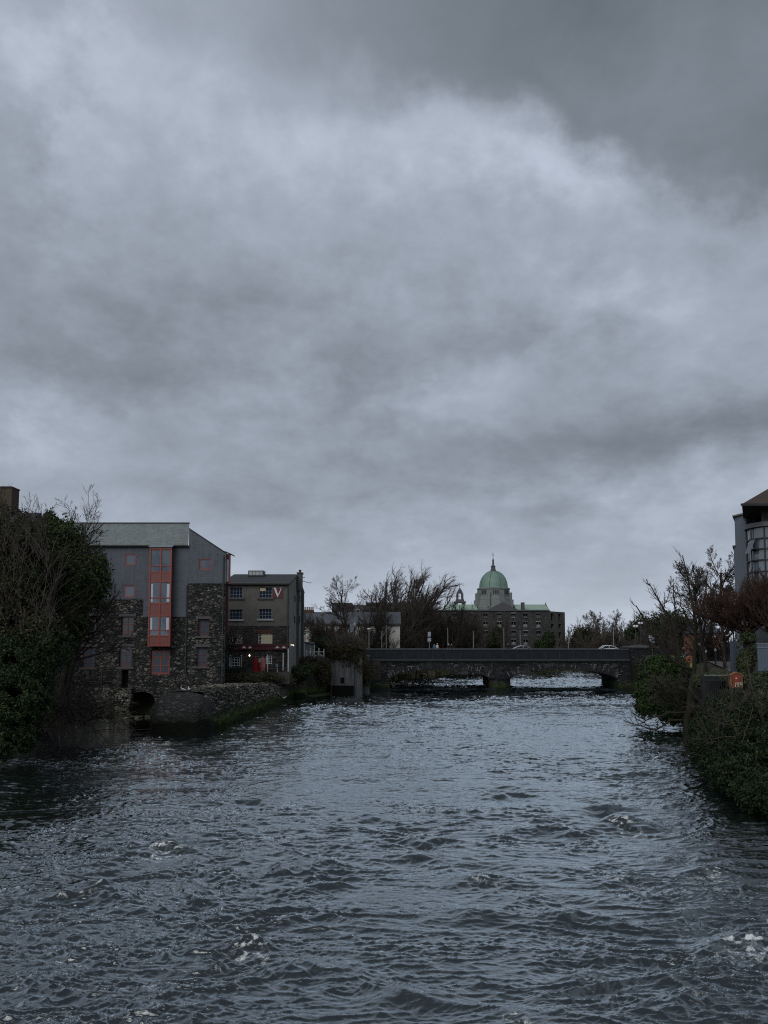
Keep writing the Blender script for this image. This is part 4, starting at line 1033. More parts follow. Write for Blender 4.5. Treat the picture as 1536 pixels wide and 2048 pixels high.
# ------------------------------------------------------------------ rocks, quay walls
def rock_mesh(mb, c, s, rng):
    import bmesh
    bm = bmesh.new(); bmesh.ops.create_icosphere(bm, subdivisions=1, radius=1)
    q = Matrix.Rotation(rng.uniform(0, 6.28), 3, 'Z') @ Matrix.Rotation(rng.uniform(-.5, .5), 3, 'X')
    sx, sy, sz = s * rng.uniform(.8, 1.3), s * rng.uniform(.7, 1.1), s * rng.uniform(.4, .7)
    vs = []
    for v in bm.verts:
        p = Vector((v.co.x * sx, v.co.y * sy, v.co.z * sz)) * rng.uniform(.8, 1.15)
        vs.append(q @ p + Vector(c))
    fs = [[v.index for v in f.verts] for f in bm.faces]
    bm.free(); mb.add(vs, fs)

def build_quay():
    rng = random.Random(11)
    root = thing('rubble_quay_wall', (-18.5, 68, 0), 'long mossy rubble river wall running back from a rounded end', 'wall')
    line = [(-16.3, 70.0, 3.75), (-15.6, 75, 3.85), (-14.9, 83, 3.6), (-14.5, 88, 3.4), (-14.1, 97, 2.95), (-13.9, 103, 2.6), (-13.7, 108, 2.4)]
    # battered face, roughened
    def at(s):
        k = s * (len(line) - 1); i = min(int(k), len(line) - 2); t = k - i
        return [line[i][j] * (1 - t) + line[i + 1][j] * t for j in range(3)]
    rows = 14; cols = 160; vs = []; fs = []
    for i in range(cols + 1):
        px, py, zt = at(i / cols)
        for j in range(rows + 1):
            f = j / rows
            zz = -.8 + (zt + .8) * min(1, f / .8)
            off = 1.5 * max(0, f - .12) ** 1.3 if f < .8 else 1.15 + 2.6 * (f - .8) / .2
            w = .22 * pnoise(np.array(py * 1.5), np.array(j * .9), 3) + .12 * pnoise(np.array(py * 4.5), np.array(j * 2.2), 5)
            vs.append((px - off + float(w) * .9 + .15, py, zz + .12 * float(pnoise(np.array(py * 2.), np.array(j * 1.1), 9))))
    for i in range(cols):
        for j in range(rows):
            a = i * (rows + 1) + j; fs.append((a, a + rows + 1, a + rows + 2, a + 1))
    link_mesh('wall_face', vs, fs, M_rubmoss, root)
    # loose stones along the upper slope
    mb = MB()
    for i in range(1100):
        s = rng.random() ** .8; px, py, zt = at(s)
        f = rng.uniform(.42, 1.0)
        zz = -.8 + (zt + .8) * min(1, f / .8); off = 1.5 * max(0, f - .12) ** 1.3 if f < .8 else 1.15 + 2.6 * (f - .8) / .2
        rock_mesh(mb, (px - off + .1, py, zz + rng.uniform(-.05, .12)), rng.uniform(.10, .27), rng)
    M_rock = rubble('loose_limestone', (.085, .083, .070), (.18, .17, .145), (.46, .44, .38), (.09, .09, .08), .5, 1.0, .22, .03, .2, wet=(.5, .5, 1.2))
    mb.build('loose_stones', M_rock, root)
    # rounded dressed end
    vs = []; fs = []; n = 40; prof = [(1.0, -.9), (1.0, .2), (.985, .8), (.96, 1.5), (.93, 2.2), (.90, 2.7), (.80, 3.15), (.62, 3.45), (.35, 3.66), (.0, 3.78)]
    c = Vector((-18.9, 70.6, 0)); rx, ry = 2.75, 3.4
    for j, (s, zz) in enumerate(prof):
        for i in range(n):
            a = 2 * pi * i / n; w = 1 + .10 * float(pnoise(np.array(cos(a) * 2.2), np.array(sin(a) * 2.2 + zz * .8), 4)) + .02 * float(pnoise(np.array(cos(a) * 9), np.array(sin(a) * 9 + zz * 3), 6))
            e = .60
            ca, sa = cos(a), sin(a)
            vs.append((c.x + rx * s * w * abs(ca) ** e * (1 if ca > 0 else -1), c.y + ry * s * w * abs(sa) ** e * (1 if sa > 0 else -1), zz + .05 * float(pnoise(np.array(ca * 3 * s), np.array(sa * 3 * s), 2))))
    for j in range(len(prof) - 1):
        for i in range(n): fs.append((j * n + i, j * n + (i + 1) % n, (j + 1) * n + (i + 1) % n, (j + 1) * n + i))
    o = link_mesh('rounded_end', vs, fs, M_quay, root, smooth=True)
    # rubble wall beside the tunnel
    root = thing('race_side_wall', (-30.5, 82.5, 0), 'pale rubble retaining wall beside the dark tunnel mouth', 'wall')
    b = MB(); b.box(-37.5, X(262, 83.6), 83.6, 84.95, -.8, Z(1379, 83)); b.build('wall_core', M_rub, root)
    mb = MB()
    for i in range(420):
        xx = rng.uniform(X(196, 83.5), X(264, 83.5)); zz = rng.uniform(.1, Z(1377, 83.5))
        rock_mesh(mb, (xx, 83.6 + rng.uniform(-.1, .05) - .15 * (3 - zz), zz), rng.uniform(.13, .28), rng)
    mb.build('loose_stones', M_rock, root)
    mb = MB()
    for i in range(16): rock_mesh(mb, (rng.uniform(-29.5, -26), rng.uniform(81.5, 84), rng.uniform(-.05, .15)), rng.uniform(.2, .42), rng)
    tag(mb.build('fallen_stones', M_rock), 'low heap of fallen stones at the tunnel mouth', 'stones')
    # railings on that ledge: posts with a sagging bar
    root = thing('timber_railing', (X(222, 84), 84.2, 3), 'broken dark railing on the ledge under the stone mill windows', 'railing')
    z0, z1 = Z(1379, 84.2), Z(1344, 84.2)
    for u in (205, 238): 
        p = MB(); p.box(X(u, 84.2), X(u + 2.8, 84.2), 84.1, 84.25, z0, z1); p.build('post', M_black, root)
    p = MB(); p.box(X(180, 84.2), X(240, 84.2), 84.26, 84.32, Z(1364, 84.2), Z(1362, 84.2)); p.box(X(180, 84.2), X(240, 84.2), 84.26, 84.32, Z(1376, 84.2), Z(1374.5, 84.2)); p.build('rail', M_black, root)
    for u in (178, 187):
        p = MB(); p.box(X(u, 84.2), X(u + 4, 84.2), 84.1, 84.3, Z(1356, 84.2), Z(1341, 84.2)); p.build('panel', M_black, root)
    # quay wall between rubble and bridge, with buttress blocks
    M_old = rubble('old_quay_wall', (.035, .036, .030), (.060, .060, .048), (.10, .095, .075), (.03, .03, .025), .6, 1.5, .95, .06, .5)
    root = thing('old_quay_wall', (-12, 114, 0), 'overgrown brown quay wall below the pub terrace', 'wall')
    pts = [(-13.7, 107.5), (-12.6, 112.2), (-10.4, 116.2), (-8.2, 122.2), (-4.0, 128.8), (-.3, 129.4)]
    tops = [3.3, 3.6, 4.2, 4.6, 5.2, 5.2]
    w = MB()
    for i in range(len(pts) - 1):
        a, b = pts[i], pts[i + 1]
        A = [(a[0], a[1], -1), (b[0], b[1], -1), (b[0] - .4, b[1] + .3, tops[i + 1]), (a[0] - .4, a[1] + .3, tops[i])]
        w.add(A, [(0, 1, 2, 3)]); w.add([A[3], A[2], (b[0] - 3, b[1] + 2, tops[i + 1]), (a[0] - 3, a[1] + 2, tops[i])], [(0, 1, 2, 3)])
    w.build('wall_face', M_old, root)
    b = MB(); b.box(X(583, 110), X(613, 110), 110.0, 112.6, -1, Z(1346, 110)); b.build('buttress', M_old, root, bevel=.08)
    b = MB(); b.box(X(581, 110), X(612, 110), 109.8, 112.5, -1, .9); b.build('footing', M_quay, root, bevel=.08)
    led = MB(); led.prism([(-11.6, 113.4, -.8), (-9.8, 116.3, -.8), (-7.6, 122.3, -.8), (-3.4, 128, -.8), (-3.5, 129.4, -.8), (-9, 122, -.8), (-12, 116, -.8)], (0, 0, 1.15)); led.build('mossy_ledge', material('green_slime', lambda t, bs, m: setp(t, bs, t.ramp(t.noise(t.coord(), 2.5, 6, .7), [(.3, (.01, .015, .005)), (.6, (.03, .045, .01)), (.8, (.05, .065, .015))]), .6)), root)
    # big ivy hung block by the bridge
    root = thing('concrete_sluice_block', (X(690, 120), 121, 0), 'streaked concrete block hung with ivy where quay meets bridge', 'sluice block')
    def streak(t, bs, m):
        v = t.coord((2.6, 2.6, .14)); n = t.noise(v, 1.5, 6, .7); n2 = t.noise(t.coord(), 3, 5, .7)
        c = t.ramp(t.m('ADD', t.m('MULTIPLY', n, .8), t.m('MULTIPLY', n2, .2)), [(.38, (.012, .014, .016)), (.55, (.06, .066, .072)), (.7, (.16, .165, .16))])
        setp(t, bs, c, .75, t.bump(n, .5, .05))
    M_st = material('streaked_concrete', streak)
    b = MB(); Yb = 119.5; b.box(X(662, Yb), X(709, Yb), Yb, Yb + 8, -1, Z(1292, Yb)); b.box(X(709, Yb) + .003, X(725, Yb), Yb + .35, Yb + 9, -1, Z(1303, Yb)); b.box(X(725, Yb) + .006, X(738, Yb), Yb + 3, Yb + 10, -1, Z(1312, Yb)); b.build('block', M_st, root, bevel=.06)
    b = MB(); b.box(X(681, Yb), X(689, Yb), Yb - .02, Yb - .003, Z(1367, Yb), Z(1355, Yb)); b.box(X(663, Yb) + .1, X(708, Yb), Yb - .45, Yb - .02, -1, Z(1371, Yb)); b.build('sluice_opening', M_dark, root)
build_quay()

def build_terrace():
    Y = 104.0
    # low terrace wall in front of the pub and curved planter
    w = MB(); w.box(X(452, Y), X(500, Y), 99.6, 101, 2.6, Z(1337, 100)); o = w.build('dark_planter_hedge_box', M_black); o.name = 'planter'
    tag(o, 'long dark planter in front of the white pub windows', 'planter')
    w = MB(); w.box(X(500, Y), X(582, Y), 102.6, 103.2, 2.6, Z(1345, 103)); tag(w.build('terrace_wall', M_sill, bevel=.03), 'low pale terrace wall in front of the pub door', 'wall')
    # white poles
    first = None
    for (u, yy, v0, v1, lab) in ((462, 102.4, 1312, 1340, 'white terrace pole at the left end by the planter'), (484, 102.4, 1312, 1340, 'white terrace pole just right of the white windows'),
                                (536, 102.3, 1311, 1346, 'white terrace pole in front of the pub door'), (567, 102.4, 1308, 1341, 'slim white pole left of the tallest one'),
                                (577, 102.2, 1299, 1343, 'tallest white terrace pole at the pub corner'), (555.5, 102.4, 1330, 1345, 'short white terrace post with a blue notice')):
        r = thing('terrace_pole', (X(u, yy), yy, Z(v1, yy)), lab, 'pole', 'white poles on the pub terrace')
        p = MB(); p.tube([(X(u, yy), yy, Z(v1, yy)), (X(u, yy), yy, Z(v0, yy))], .075, 8); p.build('pole', M_white if u in (577, 536, 567) else M_dimwhite, r)
        p = MB(); p.lathe((X(u, yy), yy, Z(v0, yy)), [(.1, 0), (.1, .06), (.03, .12)], 8); p.build('cap', M_white, r)
    M_blue = plain('blue_notice', (.12, .2, .34), .5)
    r = thing('notice_board', (X(556, 102.2), 102.2, Z(1335, 102)), 'small pale blue notice beside the pub terrace', 'sign')
    p = MB(); p.box(X(552.5, 102.2), X(557, 102.2), 102.1, 102.15, Z(1334, 102), Z(1328, 102)); p.build('panel', M_blue, r)
    # red parasols folded
    for u, lab in ((512, 'folded red parasol left of the pub door'), (526, 'folded red and white parasol right of the pub door')):
        yy = 101.6; r = thing('folded_parasol', (X(u, yy), yy, 4.0), lab, 'parasol', 'folded parasols on the terrace')
        p = MB(); p.tube([(X(u, yy), yy, 4.0), (X(u, yy), yy, Z(1312, yy))], .04, 6); p.build('pole', M_white, r)
        p = MB(); zt = Z(1313, yy); p.lathe((X(u, yy), yy, 0), [(.5 if u < 520 else .3, zt - 2.1), (.42, zt - 1.4), (.3, zt - .6), (.05, zt)], 10); p.build('canopy', plain('red_canvas', (.20, .012, .018), .7, .4) if u < 520 else plain('pink_canvas', (.34, .12, .11), .7, .4), r)
    r = thing('red_table', (X(545, 101.5), 101.5, 4.05), 'red brown terrace table beside the white door pole', 'table')
    p = MB(); p.box(X(538, 101.5), X(553, 101.5), 101, 101.9, 4.75, 4.82); p.build('top', M_orangebrick, r)
    for sx in (539.5, 551.5): 
        p = MB(); p.box(X(sx, 101.5) - .04, X(sx, 101.5) + .04, 101.4, 101.5, 4.02, 4.75); p.build('leg', M_brick_lint, r)
    # white trellis fence at the right of the pub
    yy = 118.0; r = thing('trellis_fence', (X(628, yy), yy, 4.6), 'tall white post and rail fence beside the pub gable', 'fence')
    for i, (u, v0) in enumerate(((608, 1286), (613, 1300), (620, 1296), (628, 1290), (637, 1296), (647, 1298))):
        p = MB(); p.box(X(u, yy), X(u + 2, yy), yy, yy + .14, Z(1336, yy), Z(v0, yy)); p.build('post', M_dimwhite, r)
    p = MB()
    for v in (1303, 1311, 1322): p.box(X(609, yy), X(649, yy), yy + .145, yy + .2, Z(v + 1.4, yy), Z(v, yy))
    for i in range(13): p.box(X(610 + i * 3, yy), X(610.8 + i * 3, yy), yy + .205, yy + .25, Z(1334, yy), Z(1306 + (i * 7 % 5), yy))
    p.build('rail', M_dimwhite, r)
    w = MB(); yy = 124; w.box(X(606, yy), X(628, yy), yy, yy + 4, 4, Z(1284, yy)); ww = thing('lean_to_shed', (X(617, yy), yy, 4.5), 'low shed with a pale roof behind the white fence', 'shed')
    w.build('wall', M_lead, ww); w = MB(); w.prism([(X(604, yy), yy - .3, Z(1285, yy)), (X(630, yy), yy - .3, Z(1289, yy)), (X(630, yy), yy - .3, Z(1287, yy)), (X(604, yy), yy - .3, Z(1283, yy))], (0, 4.6, 0)); w.build('roof', M_slategrey, ww)
build_terrace()

# ------------------------------------------------------------------ lamps, signs, cars on the bridge
def pole_thing(name, u, yy, vtop, zb, rad, label, cat, mat=None, group=None):
    r = thing(name, (X(u, yy), yy, zb), label, cat, group)
    p = MB(); p.tube([(X(u, yy), yy, zb), (X(u, yy), yy, Z(vtop, yy))], [rad * 1.3, rad * .8], 8); p.build('pole', mat or M_steel, r)
    p = MB(); p.lathe((X(u, yy), yy, zb), [(rad * 2.2, 0), (rad * 2.0, .3), (rad * 1.3, .5)], 8); p.build('base', mat or M_steel, r)
    return r
def bridge_furniture():
    grp = 'slim grey poles along the bridge'
    for u, v, yy, lab in ((763.5, 1263, 138.2, 'slim grey pole standing left of its taller twin on the bridge'), (772.5, 1250, 138.2, 'taller of the two close slim poles near the left bridge end'),
                      (895.5, 1255, 138.2, 'slim grey pole beside the pair of walkers with white hair'), (946.5, 1262, 138.2, 'slim grey pole left of the mill ivy'), (1007.5, 1256, 138.2, 'slim grey pole beside the dark clad walker'),
                      (1040, 1261, 138.2, 'slim grey pole above the silver car'), (1226.5, 1254, 138.2, 'slim grey pole right of the white car'), (1136, 1268, 138.2, 'short slim pole at the corner of the ruined mill')):
        pole_thing('bridge_pole', u, yy, v, 6.4, .07, lab, 'pole', group=grp)
    r = pole_thing('direction_sign', 858.5, 138.0, 1262, 6.4, .06, 'stacked grey direction signs on twin poles over the bridge', 'sign')
    yy = 137.9
    for (v0, v1, w) in ((1264, 1273, 6), (1276, 1283, 7)):
        p = MB(); p.box(X(858.5 - w / 2, yy), X(858.5 + w / 2, yy), yy - .06, yy - .02, Z(v1, yy), Z(v0, yy)); p.build('panel', plain('pale_sign_face', (.22, .26, .30), .5), r)
    # black lantern post and banner
    r = pole_thing('lantern_post', 709.5, 134.0, 1254, 6.1, .09, 'black lamp post with a small lantern left of the bridge', 'street lamp', M_black)
    p = MB(); p.lathe((X(709.5, 134), 134, Z(1254, 134)), [(.08, 0), (.26, .12), (.3, .5), (.18, .7), (.04, .85)], 8); p.build('lantern', M_dimwhite, r)
    r = thing('hanging_banner', (X(703, 134.5), 134.5, 6.1), 'tall pale blue banner beside the black lamp post', 'banner')
    p = MB(); p.box(X(699.5, 134.5), X(707, 134.5), 134.5, 134.55, Z(1265, 134.5), Z(1247, 134.5)); p.build('cloth', plain('banner_cloth', (.24, .29, .34), .7), r)
    p = MB(); p.tube([(X(699, 134.5), 134.6, 6.1), (X(699, 134.5), 134.6, Z(1246, 134.5))], .05, 6); p.build('pole', M_black, r)
    r = pole_thing('globe_lamp', 738, 132.5, 1258, 6.2, .09, 'lamp post with a flat white head at the left bridge end', 'street lamp', M_steel)
    p = MB(); p.lathe((X(737.5, 132.5), 132.5, Z(1259.5, 132.5)), [(.1, 0), (.34, .08), (.34, .2), (.2, .3), (.05, .33)], 12); p.build('lamp_head', M_white, r)
    # double lamps on the right end
    for u, v, lab, yy in ((1271, 1254.5, 'twin globe lamp post, the lower one above the end pier', 133), (1281, 1248, 'twin globe lamp post, the higher one above the end pier', 141)):
        r = pole_thing('twin_lamp_post', u, yy, v, 6.3, .1, lab, 'street lamp', M_black, 'twin globe lamps at the right bridge end')
        p = MB(); p.tube([(X(u - 2.6, yy), yy, Z(v + 1, yy)), (X(u + 2.6, yy), yy, Z(v + 1, yy))], .05, 6); p.build('arm', M_black, r)
        for s in (-2.6, 2.6):
            p = MB(); p.lathe((X(u + s, yy), yy, Z(v + 1, yy)), [(.06, 0), (.22, .12), (.26, .3), (.16, .45), (.04, .5)], 10); p.build('globe', M_white, r)
    r = pole_thing('information_sign', 1303, 128.2, 1270, 6.0, .06, 'white panelled information sign right of the end pier', 'sign')
    for i, (a, b, v0, v1) in enumerate(((1297, 1303, 1271, 1276), (1303.5, 1309, 1274, 1279), (1298, 1302, 1278, 1284), (1304, 1308, 1282, 1286))):
        p = MB(); p.box(X(a, 128), X(b, 128), 128, 128.05, Z(v1, 128), Z(v0, 128)); p.build('panel', (M_dimwhite, plain('blue_grey_sign', (.13, .17, .24), .6))[i % 2], r)
bridge_furniture()

def build_car(name, u0, u1, zb, yy, hgt, paint, label, flip=1):
    """side-on saloon: body shell lofted along its length, glasshouse, wheels, lamps"""
    x0, x1 = X(u0, yy), X(u1, yy); cx = (x0 + x1) / 2; Lh = 2.15; W = .86
    r = thing(name, (cx, yy, zb), label, 'car')
    st = [(-2.15, .35, .62, .70), (-2.05, .28, .80, .80), (-1.4, .25, .92, .85), (-.8, .25, .97, .86), (.3, .25, .98, .86), (1.3, .25, 1.0, .85), (1.9, .28, .98, .82), (2.12, .38, .85, .74)]
    def loft(secs, mb):
        n = 8; vs = []
        for (x, zl, zh, w) in secs:
            m = (zl + zh) / 2
            for (a, b) in ((-1, zl), (-1.0, m), (-.93, zh - .06), (-.8, zh), (.8, zh), (.93, zh - .06), (1.0, m), (1, zl)):
                vs.append((cx + flip * x, yy + a * w, zb + b))
        fs = [(i * n + j, i * n + (j + 1) % n, (i + 1) * n + (j + 1) % n, (i + 1) * n + j) for i in range(len(secs) - 1) for j in range(n)]
        fs += [tuple(range(n)), tuple((len(secs) - 1) * n + j for j in range(n))]
        mb.add(vs, fs)
    b = MB(); loft(st, b); body = b.build('body', paint, r, smooth=False, bevel=.03)
    g = MB()
    gs = [(-1.15, .93, .96, .80), (-.45, .93, hgt - .08, .70), (.1, .93, hgt, .66), (.7, .93, hgt - .03, .66), (1.25, .93, hgt - .22, .70), (1.75, .93, .97, .78)]
    loft(gs, g); g.build('windows', M_glass, r)
    rf = MB(); loft([(-.55, hgt - .10, hgt - .06, .66), (-.1, hgt - .02, hgt + .03, .65), (.4, hgt, hgt + .04, .65), (.9, hgt - .09, hgt - .04, .66), (1.3, hgt - .26, hgt - .2, .68)], rf)
    for sy in (-1, 1):
        rf.tube([(cx + flip * -1.15, yy + sy * .80, zb + .95), (cx + flip * -.5, yy + sy * .70, zb + hgt - .07), (cx + flip * .1, yy + sy * .67, zb + hgt), (cx + flip * .8, yy + sy * .67, zb + hgt - .05), (cx + flip * 1.3, yy + sy * .70, zb + hgt - .24), (cx + flip * 1.8, yy + sy * .79, zb + .97)], .035, 6)
        rf.tube([(cx + flip * .25, yy + sy * .84, zb + .95), (cx + flip * .25, yy + sy * .68, zb + hgt - .02)], .03, 6)
    rf.build('roof', paint, r)
    for wx in (-1.32, 1.30):
        for sy in (-1, 1):
            w = MB()
            vs = []; k = 18
            for (rr, yo) in ((.20, .10), (.31, .10), (.33, .05), (.33, -.08), (.2, -.08)):
                for j in range(k):
                    a = 2 * pi * j / k; vs.append((cx + flip * wx + rr * cos(a), yy + sy * (.80 + yo), zb + .33 + rr * sin(a)))
            fs = [(i * k + j, i * k + (j + 1) % k, (i + 1) * k + (j + 1) % k, (i + 1) * k + j) for i in range(4) for j in range(k)]
            w.add(vs, fs); wo = w.build('wheel', M_tyre, r)
            w = MB(); k = 12; w.add([(cx + flip * wx + .2 * cos(2 * pi * j / k), yy + sy * .885, zb + .33 + .2 * sin(2 * pi * j / k)) for j in range(k)], [tuple(range(k))]); w.build('rim', M_steel, wo)
    for sy in (-1, 1):
        l = MB(); a, c2 = sorted((cx - flip * 2.14, cx - flip * 1.98)); l.box(a, c2, yy + sy * .6 - .14, yy + sy * .6 + .14, zb + .60, zb + .72); l.build('headlight', M_white, r)
        l = MB(); a, c2 = sorted((cx + flip * 2.14, cx + flip * 2.02)); l.box(a, c2, yy + sy * .62 - .1, yy + sy * .62 + .1, zb + .66, zb + .82); l.build('tail_light', M_red, r)
    return r
build_car('silver_car', 1024, 1070, 6.31, 134.0, 1.50, M_silver, 'silver car crossing the bridge, only its roof above the parapet', -1)
build_car('white_car', 1188, 1236, 6.31, 136.4, 1.52, plain('white_car_paint', (.72, .74, .75), .3, .05), 'white hatchback on the bridge near its right end', 1)

# ------------------------------------------------------------------ people (seen from the chest up over the parapet)
def build_person(px, yy, zb, hgt, coat, hair, trousers, label, face=0.0, lean=0.0, hat=None):
    r = thing('person', (px, yy, zb), label, 'person'); r.rotation_euler = (0, 0, face)
    s = hgt / 1.75
    J = [(0, 0, .92, .155), (0, 0, 1.12, .14), (0, -.01, 1.35, .165), (0, -.01, 1.47, .085), (0, -.02, 1.53, .055), (0, -.02, 1.60, .085), (0, -.03, 1.68, .095), (0, -.01, 1.74, .06)]
    E = [(i, i + 1) for i in range(7)]
    for sx in (-1, 1):
        b = len(J)
        J += [(sx * .17, 0, 1.41, .065), (sx * .24, .0, 1.15, .05), (sx * .25, -.12, .95, .04), (sx * .245, -.18, .88, .03), (sx * .24, -.22, .84, .016)]
        E += [(2, b), (b, b + 1), (b + 1, b + 2), (b + 2, b + 3), (b + 3, b + 4)]
        c = len(J)
        fy = .16 * sx
        J += [(sx * .10, 0, .85, .10), (sx * .10, -fy - .03, .48, .065), (sx * .10, -fy * 1.2 + .02, .08, .045), (sx * .10, -fy * 1.2 - .14, .035, .035)]
        E += [(0, c), (c, c + 1), (c + 1, c + 2), (c + 2, c + 3)]
    me = bpy.data.meshes.new('body'); me.from_pydata([(j[0] * s, j[1] * s, j[2] * s) for j in J], E, [])
    o = bpy.data.objects.new('body', me); COL.objects.link(o); o.parent = r
    me.materials.append(M_skin)
    m = o.modifiers.new('skin', 'SKIN')
    for i, j in enumerate(J): me.skin_vertices[0].data[i].radius = (j[3] * s, j[3] * s * (.75 if i in (0, 1, 2) else 1)); me.skin_vertices[0].data[i].use_root = (i == 0)
    o.modifiers.new('sub', 'SUBSURF').levels = 2; o.modifiers['sub'].render_levels = 2
    W = lambda x_, y_, z_: Vector((px, yy, zb)) + Vector((x_ * s, y_ * s, z_ * s))
    c = MB(); c.lathe((px, yy, zb), [(.20 * s, .80 * s), (.205 * s, 1.0 * s), (.195 * s, 1.2 * s), (.225 * s, 1.36 * s), (.17 * s, 1.45 * s), (.08 * s, 1.51 * s)], 14)
    for sx in (-1, 1): c.tube([W(sx * .17, 0, 1.42), W(sx * .245, 0, 1.15), W(sx * .255, -.11, .97)], [.085 * s, .068 * s, .055 * s], 10)
    c.build('coat', coat, r, smooth=True)
    t = MB()
    for sx in (-1, 1):
        fy = .16 * sx; t.tube([W(sx * .10, 0, .92), W(sx * .10, -fy - .03, .48), W(sx * .10, -fy * 1.2 + .02, .10)], [.125 * s, .085 * s, .065 * s], 10)
    t.build('trousers', trousers, r, smooth=True)
    hh = MB(); hc = W(0, .012, 1.665)
    hh.lathe(hc, [(.02, -.10), (.085, -.08), (.108, 0), (.10, .06), (.06, .105), (.01, .118)], 14); hh.build('hair', hair, r, smooth=True)
    return r
cloth = lambda n, c: plain(n, c, .85, .2)
cp_navy, cp_black, cp_pink, cp_teal, cp_blue = cloth('navy_cloth', (.02, .03, .06)), cloth('black_cloth', (.012, .012, .014)), cloth('pale_pink_cloth', (.42, .36, .38)), cloth('teal_cloth', (.03, .10, .12)), cloth('blue_cloth', (.04, .10, .18))
py = 137.6
def shift_person(u, hgt, *a, **k): return build_person(X(u, py), py, 6.42, hgt, *a, **k)
shift_person(868.3, 1.66, cp_blue, M_hairb, cp_navy, 'person in a blue coat, left of the two by the direction signs')
shift_person(874.3, 1.74, cp_pink, M_hairw, cp_navy, 'person in a pale pink coat beside the direction signs', face=.5)
shift_person(897.3, 1.70, cp_black, M_hairw, cp_navy, 'white haired person in black beside a slim pole', face=-.4)
shift_person(902.8, 1.70, cp_black, M_hairb, cp_black, 'dark haired person in black walking right of the white haired one')
shift_person(1015.5, 1.76, cp_black, M_hairb, cp_black, 'person in dark clothes left of the silver car')
build_person(X(1365, 108), 108, 5.95, 1.72, cp_black, M_hairb, cp_teal, 'person in a dark jacket on the right bank path behind the bare tree')

# ------------------------------------------------------------------ gulls
def build_gull(loc, rz, s, label):
    r = thing('gull', loc, label, 'gull', 'white gulls by the river wall'); 
    b = MB(); vs = []; k = 10
    secs = [(-.26, .10, .012), (-.16, .12, .05), (-.04, .13, .082), (.07, .145, .078), (.14, .18, .05), (.18, .23, .038), (.21, .27, .042), (.245, .275, .030), (.262, .272, .012)]
    M_ = Matrix.Rotation(rz, 3, 'Z'); L = Vector(loc)
    for (x_, z_, rr) in secs:
        for j in range(k):
            a = 2 * pi * j / k; vs.append(L + M_ @ (Vector((x_, rr * cos(a) * .9, z_ + rr * sin(a))) * s))
    fs = [(i * k + j, i * k + (j + 1) % k, (i + 1) * k + (j + 1) % k, (i + 1) * k + j) for i in range(len(secs) - 1) for j in range(k)] + [tuple(range(k)), tuple((len(secs) - 1) * k + j for j in range(k))]
    b.add(vs, fs); b.build('body', M_white, r, smooth=True)
    for sy in (-1, 1):
        w = MB(); pts = [(.08, .078 * sy, .17), (.0, .092 * sy, .19), (-.2, .06 * sy, .14), (-.34, .015 * sy, .12), (-.18, .07 * sy, .09), (.04, .085 * sy, .10)]
        w.prism([L + M_ @ (Vector(p) * s) for p in pts], M_ @ Vector((0, .012 * sy * s, 0))); w.build('wing', plain('gull_grey', (.3, .32, .34), .7), r)
        w = MB(); w.tube([L + M_ @ (Vector((0, .03 * sy, .08)) * s), L + M_ @ (Vector((.01, .03 * sy, 0)) * s), L + M_ @ (Vector((.05, .03 * sy, 0)) * s)], .007 * s, 5); w.build('leg', plain('gull_leg', (.4, .25, .12), .6), r)
    w = MB(); w.tube([L + M_ @ (Vector((.255, 0, .27)) * s), L + M_ @ (Vector((.315, 0, .258)) * s)], [.014 * s, .004 * s], 6); w.build('beak', plain('gull_beak', (.5, .3, .05), .5), r)
build_gull((X(369, 70.3), 70.3, 3.74), 2.6, 1.35, 'left gull resting on the rounded river wall end')
build_gull((X(380, 70.8), 70.8, 3.72), 1.9, 1.45, 'right gull standing upright on the rounded river wall end')
build_gull((X(571, 103.5), 102.6, .55), .4, 1.5, 'lone gull low by the water at the far end of the river wall')
# ------------------------------------------------------------------ vegetation
def leafmat(name, c1, c2, c3, rough=.6, spec=.22):
    def fn(t, bs, m):
        g = t.n('ShaderNodeNewGeometry')
        n = t.noise(t.coord(), .55, 3, .6)
        k = t.m('ADD', t.m('MULTIPLY', g.outputs['Random Per Island'], .7), t.m('MULTIPLY', n, .5))
        setp(t, bs, t.ramp(k, [(.15, c1), (.55, c2), (.95, c3)]), rough, spec=spec)
    return material(name, fn)
M_ivy = leafmat('ivy_leaves', (.008, .017, .005), (.021, .040, .009), (.052, .080, .017))
M_ivydark = leafmat('dark_evergreen_leaves', (.006, .012, .005), (.013, .026, .008), (.032, .052, .014))
M_hedge = leafmat('hedge_leaves', (.014, .022, .009), (.038, .052, .022), (.085, .098, .048))
M_brownleaf = leafmat('withered_leaves', (.013, .011, .007), (.033, .028, .015), (.062, .056, .024))
M_bush = leafmat('bright_evergreen_leaves', (.008, .017, .005), (.018, .038, .010), (.040, .070, .018))
def barkmat(name, c1, c2, sc=6):
    def fn(t, bs, m):
        n = t.noise(t.coord((1, 1, .4)), sc, 5, .7)
        setp(t, bs, t.ramp(n, [(.3, c1), (.7, c2)]), .85, t.bump(n, .6, .05), spec=.2)
    return material(name, fn)
M_bark = barkmat('dark_bark', (.016, .014, .012), (.050, .044, .036))
M_barkmoss = barkmat('mossy_bark', (.009, .009, .006), (.026, .024, .015), 3)
M_twig = barkmat('brown_twigs', (.050, .043, .037), (.092, .080, .068), 1.5)
M_twigpale = barkmat('pale_grey_twigs', (.060, .054, .048), (.105, .095, .085), 1)
M_twigred = barkmat('russet_twigs', (.040, .026, .022), (.078, .048, .038), 1.5)
M_twigdark = barkmat('dark_twigs', (.014, .013, .011), (.034, .029, .022), 1.5)

def norm(a): return a / np.maximum(np.linalg.norm(a, axis=-1, keepdims=True), 1e-9)

